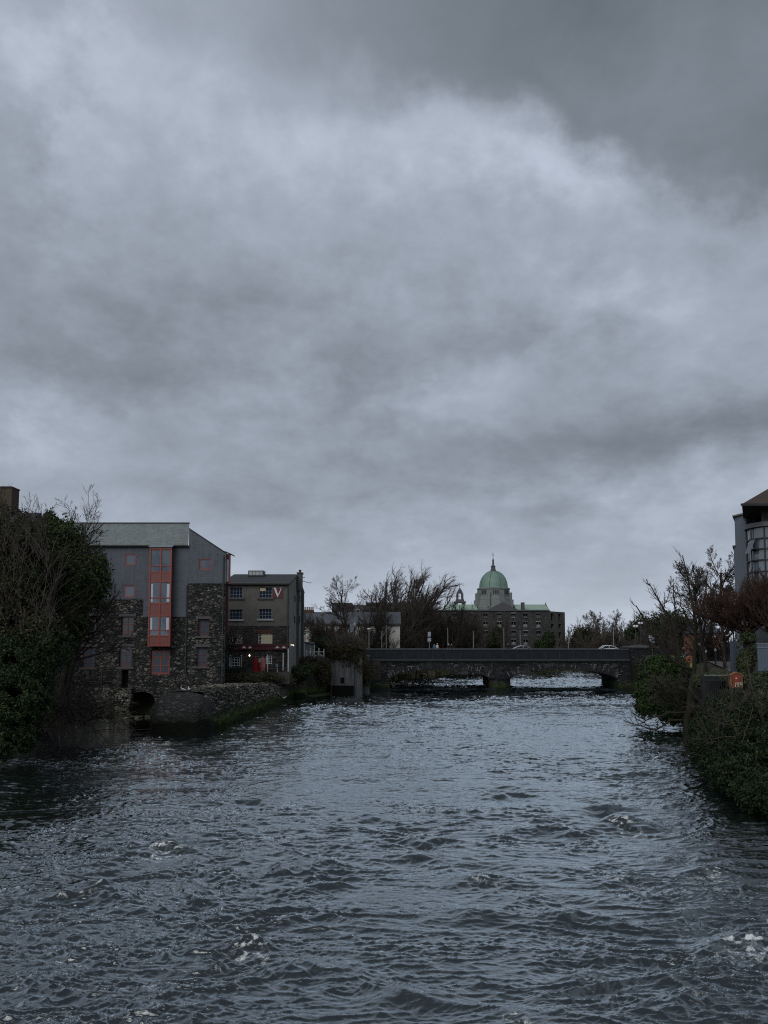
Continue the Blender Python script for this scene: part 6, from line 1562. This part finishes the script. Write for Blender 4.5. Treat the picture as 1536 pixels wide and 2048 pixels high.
# ---- right bank
def right_bank():
    Y = 60.5
    # multi stemmed bare tree rooted in the river wall
    r = thing('multi_stemmed_bare_tree', (X(1378, Y), Y, .5), 'slender bare tree forking from the right river wall, sparse upright limbs', 'tree')
    Q = lambda pts, yy=Y: [P(a, b, yy + .004 * (1340 - b)) for a, b in pts]
    limbs = [[(1374, 1490), (1374, 1440), (1380, 1390), (1387, 1339)], [(1385, 1339), (1350, 1327), (1310, 1273), (1290, 1240), (1272, 1211)], [(1361, 1326), (1344, 1253), (1326, 1215), (1298, 1166)],
             [(1350, 1265), (1350, 1200), (1347, 1166)], [(1389, 1339), (1391, 1269), (1389, 1209), (1377, 1170), (1365, 1110)], [(1393, 1259), (1409, 1191), (1415, 1146)], [(1327, 1216), (1336, 1195), (1338, 1180)],
             [(1326, 1259), (1318, 1245), (1308, 1231)], [(1391, 1269), (1369, 1219), (1353, 1172)], [(1377, 1170), (1360, 1140), (1352, 1128)], [(1387, 1339), (1400, 1300), (1407, 1260)], [(1298, 1166), (1297, 1172), (1293, 1160)], [(1384, 1425), (1384, 1395), (1362, 1378), (1356, 1374)]]
    rads = [(.30, .19), (.15, .035), (.16, .03), (.09, .025), (.17, .03), (.10, .025), (.05, .02), (.05, .02), (.08, .02), (.05, .02), (.10, .03), (.03, .02), (.3, .2)]
    sk = Skeleton(81); sk.polys([Q(p) for p in limbs], rads)
    base = sk.levels[0]; sk.levels[0] = (base[0][1:12], base[1][1:12], base[2][1:12]); sk.add(13, .25, 1, .6, .28, .45, 5, .12, .12, minr=.015); sk.add(6, .2, 1, .6, .5, .6, 4, .15, .1, minr=.011)
    sk.levels[0] = base; sk.build(r, M_barkmoss, M_bark, 1)
    # low limbs over the water
    r = thing('overhanging_branches', (X(1380, Y), Y, 2), 'black bare branches reaching left just above the water', 'branches')
    sk = Skeleton(82); sk.polys([Q([(1384, 1427), (1340, 1425), (1318, 1432), (1290, 1440), (1262, 1424)]), Q([(1375, 1440), (1340, 1440), (1318, 1460), (1285, 1452), (1246, 1440)]), Q([(1318, 1432), (1315, 1448), (1314, 1459)]), Q([(1290, 1440), (1280, 1430), (1272, 1405)]), Q([(1300, 1455), (1280, 1440), (1265, 1432)])], [(.1, .03), (.09, .02), (.04, .03), (.04, .02), (.04, .02)])
    sk.add(9, .3, 1, .65, .28, .6, 5, .13, .10, minr=.017); sk.add(4, .3, 1, .6, .5, .7, 3, .15, .1, minr=.014); sk.build(r, M_twigdark, M_twigdark, 1, names=('limb', 'twigs'))
    # green bush over the river
    r = thing('evergreen_bush', (X(1305, 74), 74, 1), 'rounded bright green bush overhanging the river below the end pier', 'bush')
    bl = [pb(1318, 1345, 74, 36, 34), pb(1302, 1385, 73.5, 32, 36), pb(1335, 1395, 72, 34, 44), pb(1293, 1412, 73, 22, 22), pb(1350, 1350, 74, 26, 30), pb(1345, 1420, 71, 28, 28)]
    leaves('foliage', bl, 60000, .19, M_bush, r, 83, clip_z=.3)
    t = MB(); t.tube([(X(1360, 74), 74.5, 1.5), (X(1330, 74), 74, 3.8)], [.25, .1], 8); t.build('stem', M_bark, r)
    for (u, v, yy, n, seed, lab, m) in ((1340, 1375, 68, 60, 84, 'pinkish bare shrub in front of the bright green bush', M_twig), (1385, 1400, 62, 45, 85, 'bare brown scrub below the black gate', M_twigdark), (1352, 1310, 84, 50, 86, 'russet bare shrub behind the bright green bush', M_twigred)):
        c = P(u, v + 20, yy); r = thing('bare_shrub', (c.x, c.y, c.z), lab, 'shrub', 'bare shrubs on the right bank')
        sk = Skeleton(seed); rs = sk.rs
        sk.trunk(np.tile(tuple(c), (n, 1)) + rs.normal(0, .5, (n, 3)), np.stack([rs.uniform(-1.1, .6, n), rs.uniform(-.8, .4, n), rs.uniform(.1, 1.1, n)], -1), rs.uniform(1.4, 2.6, n), np.full(n, .03), 6, .12, 0)
        sk.add(8, .2, 1, .55, .45, .6, 4, .14, 0, minr=.014); sk.build(r, M_twigdark, m, 1, names=('stem', 'twigs'))
    # river wall of the right bank
    r = thing('right_river_wall', (26, 62, 0), 'mossy stone river wall below the right bank trees', 'wall')
    pts = [(42.4, 128.8), (39.8, 112), (34.3, 88), (29.4, 73.5), (25.2, 60.8), (22.0, 49), (20.3, 42), (19.3, 34), (19.8, 20)]
    w = MB()
    for a, b in zip(pts[:-1], pts[1:]):
        za, zb = 4.6, 4.6
        w.add([(a[0], a[1], -1), (b[0], b[1], -1), (b[0] + .5, b[1] + .1, zb), (a[0] + .5, a[1] + .1, za)], [(3, 2, 1, 0)]); w.add([(a[0] + .5, a[1] + .1, za), (b[0] + .5, b[1] + .1, zb), (b[0] + 2.5, b[1] + .1, zb), (a[0] + 2.5, a[1] + .1, za)], [(0, 1, 2, 3)])
    w.build('wall_face', rubble('mossy_river_wall', (.018, .020, .012), (.034, .036, .020), (.060, .056, .036), (.012, .014, .008), .5, 1.5, .95, .06), r)
    # large dark evergreen hedge mass sloping to the water
    r = thing('riverside_shrubbery', (23, 42, 2), 'large dark leafy shrubbery tumbling to the water at the right edge', 'shrubbery')
    bl = [pb(1480, 1420, 46, 56, 40), pb(1440, 1440, 50, 40, 44), pb(1500, 1470, 42, 70, 60), pb(1440, 1500, 46, 46, 60), pb(1490, 1540, 39, 62, 60), pb(1560, 1500, 40, 60, 110), pb(1455, 1545, 42, 38, 48), pb(1530, 1590, 36.5, 60, 44), pb(1575, 1400, 44, 60, 60), pb(1400, 1480, 54, 22, 44), pb(1415, 1440, 55, 26, 34), pb(1600, 1590, 34, 70, 60)]
    leaves('foliage', bl, 130000, .125, leafmat('dark_shrub_leaves', (.004, .009, .003), (.010, .022, .007), (.034, .052, .017)), r, 87, shell=.45, clip_z=.0, lump=.42)
    leaves('foliage', [pb(1505, 1412, 46, 50, 30), pb(1440, 1432, 50, 30, 24), pb(1550, 1415, 43, 40, 40)], 14000, .13, M_hedge, r, 187, shell=.7, lump=.5)
    sk = Skeleton(88); rs = sk.rs; n = 110
    st = np.array([tuple(P(rs.uniform(1420, 1560), rs.uniform(1400, 1560), rs.uniform(40, 46))) for _ in range(n)])
    sk.trunk(st, np.stack([rs.uniform(-.8, .2, n), rs.uniform(-1, -.2, n), rs.uniform(-.1, .9, n)], -1), rs.uniform(1.8, 3.4, n), np.full(n, .026), 6, .10, .02); sk.add(7, .2, 1, .5, .4, .6, 4, .14, 0, minr=.010); sk.build(r, M_twigpale, M_twig, 1, names=('stem', 'twigs'))
    # clipped hedge
    r = thing('clipped_hedge', (X(1470, 52), 52, 5), 'long clipped hedge along the right bank path', 'hedge')
    bl = [pb(1410 + 26 * i, 1362, 53 - i * .4, 24, 17, .9) for i in range(8)]
    leaves('foliage', bl, 42000, .10, M_hedge, r, 89, shell=.5, lump=.12)
    # black gate with a pale top rail
    yy = 51.0; r = thing('black_gate', (X(1430, yy), yy, 4), 'black barred gate with a pale top rail beside the lifebuoy box', 'gate')
    z0, z1 = Z(1412, yy), Z(1350, yy)
    p = MB()
    for i in range(13): a = X(1405 + i * 4.2, yy); p.box(a, a + .035, yy, yy + .035, z0, z1)
    p.build('bars', M_black, r)
    p = MB(); p.box(X(1403, yy), X(1457, yy), yy - .02, yy + .05, Z(1351.5, yy), Z(1349.4, yy)); p.build('top_rail', M_steel, r)
    p = MB(); p.box(X(1403, yy), X(1457, yy), yy - .01, yy + .045, Z(1362, yy), Z(1359, yy)); p.box(X(1403, yy), X(1457, yy), yy - .01, yy + .045, Z(1408, yy), Z(1405.5, yy)); p.build('rails', M_black, r)
    p = MB(); p.box(X(1402, yy), X(1404.6, yy), yy - .04, yy + .06, z0 - .4, Z(1348, yy)); p.build('post', M_black, r)
    p = MB(); p.box(X(1405, yy), X(1440, yy), yy + .5, yy + .6, z0, Z(1355, yy)); p.build('backing', M_black, r)
    # lifebuoy box
    yy = 50.4; r = thing('lifebuoy_box', (X(1469, yy), yy, 4.8), 'small red and yellow lifebuoy box with gabled top in the hedge', 'lifebuoy box')
    M_or = plain('orange_plastic', (.20, .095, .03), .5, .35, 4); M_rd = plain('red_plastic', (.18, .028, .015), .45, .3, 4)
    p = MB(); p.box(X(1457, yy), X(1482, yy), yy, yy + .25, Z(1375.5, yy), Z(1351.5, yy)); p.build('case', M_or, r, bevel=.02)
    p = MB(); p.box(X(1459, yy), X(1481, yy), yy - .02, yy - .003, Z(1363, yy), Z(1352.5, yy)); p.box(X(1460, yy), X(1465, yy), yy - .02, yy - .003, Z(1373.5, yy), Z(1364, yy)); p.build('red_panel', M_rd, r)
    p = MB(); p.prism([(X(1455.5, yy), yy - .06, Z(1352, yy)), (X(1469.5, yy), yy - .06, Z(1345.3, yy)), (X(1483, yy), yy - .06, Z(1352, yy)), (X(1483, yy), yy - .06, Z(1350.3, yy)), (X(1469.5, yy), yy - .06, Z(1343.6, yy)), (X(1455.5, yy), yy - .06, Z(1350.3, yy))], (0, .36, 0)); p.build('lid', M_or, r)
    p = MB(); p.prism([(X(1457, yy), yy - .01, Z(1351.6, yy)), (X(1482, yy), yy - .01, Z(1351.6, yy)), (X(1469.5, yy), yy - .01, Z(1346, yy))], (0, .2, 0)); p.build('gable_panel', M_rd, r)
    p = MB()
    for (a, b, c, d) in ((1466.4, 1467.2, 1365, 1374), (1469.6, 1470.4, 1365, 1374), (1472.8, 1473.6, 1365, 1374), (1476, 1476.8, 1365, 1374), (1479, 1479.8, 1365, 1374), (1467, 1470.4, 1355.5, 1357.5)):
        p.box(X(a, yy), X(b, yy), yy - .03, yy - .022, Z(d, yy), Z(c, yy))
    p.build('white_markings', M_white, r)
    p = MB(); p.tube([(X(1469, yy), yy + .12, 3.8), (X(1469, yy), yy + .12, Z(1375.5, yy) - .003)], .05, 8); p.build('post', M_steel, r)
    # orange ring on a yellow stand
    yy = 78; r = thing('lifebuoy_stand', (X(1379, yy), yy, 5.5), 'orange lifebuoy ring on a yellow post behind the bare tree', 'lifebuoy stand')
    p = MB(); p.tube([(X(1380, yy), yy, Z(1341, yy)), (X(1380, yy), yy, Z(1322, yy))], .09, 8); p.build('post', plain('yellow_paint', (.36, .30, .05), .5, .3), r)
    c = P(1379, 1318.5, yy - .1); ring = [c + Vector((.28 * cos(a * pi / 10), 0, .28 * sin(a * pi / 10))) for a in range(21)]
    p = MB(); p.tube(ring, .08, 8, cap=False); p.build('ring', plain('orange_ring', (.28, .07, .02), .45, .2), r)
    # bollards and white topped posts
    for u, v0, v1, yy, lab in ((1398.5, 1291, 1329, 82, 'black post with round white lamp top, tallest of the row'), (1410, 1305, 1330, 80, 'black post with a slanting white cap, middle of the row'), (1429, 1302, 1328, 80, 'black post on the path nearest the tree trunk')):
        r = thing('lamp_bollard', (X(u, yy), yy, Z(v1, yy)), lab, 'bollard', 'black posts along the right bank path')
        p = MB(); p.tube([(X(u, yy), yy, Z(v1, yy)), (X(u, yy), yy, Z(v0, yy))], [.09, .07], 10); p.build('post', M_black, r)
        p = MB(); p.lathe((X(u, yy), yy, Z(v0, yy)), [(.09, -.05), (.14, .06), (.12, .2), (.03, .28)], 10); p.build('cap', M_dimwhite, r)
    # dark low boundary wall and small brick house beyond
    w = MB(); w.box(X(1388, 92), X(1470, 92), 92, 92.5, 5, Z(1300, 92)); tag(w.build('dark_boundary_wall', M_black, bevel=.03), 'dark boundary wall behind the path posts', 'wall')
    yy = 120; r = thing('brick_house', (X(1424, yy), yy + 3, 5.5), 'small orange brick house glimpsed between trunks on the right', 'house')
    w = MB(); wall_holes(w, X(1402, yy), X(1442, yy), 5, Z(1266, yy), yy, [(X(1411, yy), X(1421, yy), Z(1281, yy), Z(1269, yy)), (X(1427, yy), X(1431, yy), Z(1281, yy), Z(1269, yy))], .2); w.box(X(1402, yy), X(1442, yy), yy + .4, yy + 7, 5, Z(1268, yy)); w.build('wall', M_orangebrick, r)
    window(r, X(1411, yy), X(1421, yy), Z(1281, yy), Z(1269, yy), yy + .05, M_dimwhite, M_glassblue, 3, 3, .07); window(r, X(1427, yy), X(1431, yy), Z(1281, yy), Z(1269, yy), yy + .05, M_white, M_glass, 1, 3, .08)
    w = MB(); w.prism([(X(1400, yy), yy - .3, Z(1266, yy)), (X(1400, yy), yy + 3.5, Z(1248, yy)), (X(1400, yy), yy + 7.3, Z(1266, yy))], (X(1444, yy) - X(1400, yy), 0, 0)); w.build('roof', M_slategrey, r)
    # trees
    r = bare('twiggy_tree', 'large dense twiggy tree with a thick russet trunk beside the grey tower', 1447, 74, 1088, 91, 'round', twig=M_twig, mr=.024, density=1.35, width=1.25)
    r = bare('twiggy_tree', 'mid sized twiggy tree left of the thick trunked one', 1408, 80, 1118, 92, 'round', twig=M_twigdark, mr=.024, density=1.2)
    bare('bare_thicket', 'dense bare thicket between the right bank trees', 1450, 90, 1225, 94, 'thicket', twig=M_twigdark, mr=.03, density=1.3, width=1.5)
    for k, (u, yy, lab) in enumerate(((1494, 58, 'pollarded tree of dense russet shoots in front of the grey tower'), (1555, 56, 'pollarded russet tree cut off by the right edge'))):
        z0 = 5.2; c = P(u, 1262, yy); r = thing('pollarded_tree', (c.x, yy, z0), lab, 'tree', 'pollarded russet trees')
        sk = Skeleton(95 + k); rs = sk.rs; n = 16
        sk.trunk([(c.x, yy, z0)], [(0.02, 0, 1)], [c.z - z0 + .4], [.3], 6, .03, 0, tip=.9)
        sk.build(r, M_bark, M_bark, 1, names=('trunk', 'x'))
        sk = Skeleton(96 + k); n = 34
        st = np.tile(tuple(c), (n, 1)) + rs.normal(0, .35, (n, 3)) * [1.6, 1, .5]
        sk.trunk(st, np.stack([rs.uniform(-1.5, 1.5, n), rs.uniform(-.8, .8, n), rs.uniform(.15, 1.0, n)], -1), rs.uniform(2.4, 3.8, n), np.full(n, .06), 6, .1, .14)
        sk.add(26, .2, 1, .6, .62, .5, 5, .1, .16, minr=.018); sk.add(9, .2, 1, .5, .55, .6, 4, .12, .15, minr=.014)
        sk.build(r, M_twigred, M_twigred, 0, names=('x', 'crown'))
        leaves('trunk_ivy', [pb(u + 2, 1300, yy - .2, 18, 44, .8), pb(u - 4, 1330, yy - .3, 16, 26, .8)], 9000, .13, M_hedge, r, 97 + k, lump=.2)
    # grey gate panel and pillar
    yy = 55; r = thing('grey_panel_gate', (X(1530, yy), yy, 5), 'tall grey blue boarded gate at the right edge above the hedge', 'gate')
    p = MB()
    for i in range(9): p.box(X(1513 + i * 7.2, yy) + .006, X(1520.2 + i * 7.2, yy) - .006, yy, yy + .05, Z(1342, yy), Z(1288, yy))
    p.build('boards', M_gate, r)
    p = MB(); p.box(X(1512, yy), X(1580, yy), yy - .03, yy + .08, Z(1288, yy) + .003, Z(1286, yy)); p.box(X(1512, yy), X(1580, yy), yy - .045, yy - .003, Z(1296, yy), Z(1294, yy)); p.build('rail', M_steel, r)
    p = MB(); p.box(X(1463, 66), X(1474, 66), 66, 66.5, 5, Z(1282, 66)); tag(p.build('grey_gate_pillar', M_gate, bevel=.03), 'slim grey blue gate pillar left of the ivy covered trunk', 'pillar')
    # pavement and grass on the right bank
right_bank()

def right_building():
    Y = 66.0; x = lambda u: X(u, Y); z = lambda v: Z(v, Y)
    root = thing('grey_apartment_block', (x(1530), Y + 6, 5.5), 'modern apartment block with a tall grey chimney tower and a glazed round bay', 'building')
    # chimney tower: two visible faces
    def block(name, pts, z0_, z1_, mat, par): 
        w = MB(); w.prism([(X(a, Y + d), Y + d, z0_) for a, d in pts], (0, 0, z1_ - z0_)); return w.build(name, mat, par)
    tw = block('tower', [(1476, 1.6), (1499, 0), (1520, .35), (1521, 3.5), (1480, 4.0)], 5, z(1028), M_greybox, root)
    block('tower_coping', [(1472, 1.5), (1499, -.2), (1523, .15), (1524, 3.8), (1476, 4.3)], z(1028) + .003, z(1025), M_gable, tw)
    w = MB(); w.lathe((X(1498, Y + 1.5), Y + 1.5, z(1025)), [(.28, 0), (.22, .1), (.16, .28), (.07, .45), (.03, .6)], 10); w.build('cowl', M_black, tw)
    sh = block('tower_shoulder', [(1472.5, 2.0), (1480, 1.5), (1480, 4.2), (1474, 4.5)], 5, z(1088), M_greybox, root)
    block('shoulder_coping', [(1470, 1.9), (1480, 1.3), (1480, 4.3), (1472, 4.7)], z(1088) + .003, z(1085.5), M_gable, sh)
    sh = block('tower_shoulder', [(1512, -.5), (1526, -.5), (1526, -.02), (1512, -.02)], 5, z(1080), M_greybox, root)
    block('shoulder_coping', [(1510.5, -.6), (1527, -.6), (1527, -.02), (1510.5, -.02)], z(1080) + .003, z(1077.5), M_gable, sh)
    # main block
    Yb = 62.0
    w = MB(); w.prism([(X(1530, Yb), Yb, 5), (X(1700, Yb), Yb, 5), (X(1700, Yb), Yb + 14, 5), (X(1532, Yb + 14), Yb + 14, 5)], (0, 0, Z(1008, Yb) - 5)); w.build('wall', plain('brown_grey_render', (.10, .085, .075), .8, .2), root)
    r = MB(); Ye = Yb - 2.0
    e = [(X(1492, Ye), Ye, Z(1008, Ye)), (X(1700, Ye), Ye, Z(1008, Ye)), (X(1720, Ye), Ye + 18, Z(1008, Ye)), (X(1496, Ye + 18), Ye + 18, Z(1008, Ye))]
    apex = [(X(1640, Ye + 8), Ye + 8, Z(925, Ye + 8)), (X(1700, Ye + 8), Ye + 8, Z(925, Ye + 8))]
    r.add([(a, b, c - .12) for a, b, c in e], [(0, 1, 2, 3)]); r.add(e + apex, [(0, 1, 5, 4), (3, 0, 4), (2, 3, 4, 5), (1, 2, 5)])
    r.build('roof', plain('brown_tile_roof', (.06, .048, .042), .7, .3, 3), root)
    g = MB(); g.box(e[0][0] - .1, e[1][0], Ye - .12, Ye, e[0][2] - .16, e[0][2] + .03);  g.build('gutter', M_black, root)
    g = MB(); g.tube([(X(1509, Ye), Ye + .1, Z(1011, Ye)), (X(1514, Ye), Ye + .4, Z(1013, Ye)), (X(1529, Yb), Yb - .2, Z(1019, Yb)), (X(1531.5, Yb), Yb - .15, Z(1022, Yb)), (X(1531.5, Yb), Yb - .15, Z(1050, Yb))], .06, 8); g.build('downpipe', M_black, root)
    # round glazed bay
    Yc = Yb + 1.0; R = 2.0; cx2 = X(1516, Yc - 1) + R
    b = MB(); k = 20
    def drum(zlo, zhi, rr, mb): mb.lathe((cx2, Yc, 0), [(rr, zlo), (rr, zhi)], k)
    zt, zl = Z(1054, Yc - 1), Z(1230, Yc - 1)
    drum(zl, zt, R - .12, b); by = b.build('round_bay', _glass('bay_glass', (.10, .125, .15), .05, 2.0, .005), root)
    b = MB(); drum(zt, Z(1045, Yc - 1), R + .18, b); b.build('bay_band', plain('grey_band', (.10, .105, .115), .6), by); b = MB(); drum(5, zl, R + .02, b); b.build('bay_base', plain('grey_band', (.10, .105, .115), .6), by)
    b = MB()
    for j in range(k): 
        a = 2 * pi * (j + .5) / k + .0
        if j % 2 == 0: b.tube([(cx2 + R * cos(a), Yc + R * sin(a), zl), (cx2 + R * cos(a), Yc + R * sin(a), zt)], .06, 4)
    for v in (1054, 1077, 1098, 1120, 1143, 1166, 1190, 1212):
        zz_ = Z(v, Yc - 1); b.lathe((cx2, Yc, zz_), [(R - .1, -.05), (R + .05, -.05), (R + .05, .05), (R - .1, .05)], k)
    b.build('frame', M_black, by)
    g = MB(); a = pi * 1.02; p0 = Vector((cx2 + (R + .05) * cos(a), Yc + (R + .05) * sin(a), Z(1079, Yc - 1))); g.prism([p0, p0 + Vector((.0, -.9, 0)), p0 + Vector((-.45, -.9, -1.15)), p0 + Vector((-.45, 0, -1.15))], (.04, 0, .02)); g.build('open_casement', M_glassgrey, by)
right_building()
def right_paths():
    r = MB(); pts = [(28.5, 60), (33.5, 73), (38.5, 88), (44, 112), (47.5, 126), (53, 126), (50, 110), (43.5, 86), (37.5, 70), (32, 58)]
    vs = [(a, b, float(ground_z(a, b)) + .10) for a, b in pts]
    n = len(vs) // 2
    fs = [(i, i + 1, 2 * n - 2 - i, 2 * n - 1 - i) for i in range(n - 1)]
    r.add(vs, fs); tag(r.build('path', plain('path_gravel', (.15, .145, .13), .9, .3, 3)), 'pale riverside path on the right bank', kind='structure')
right_paths()
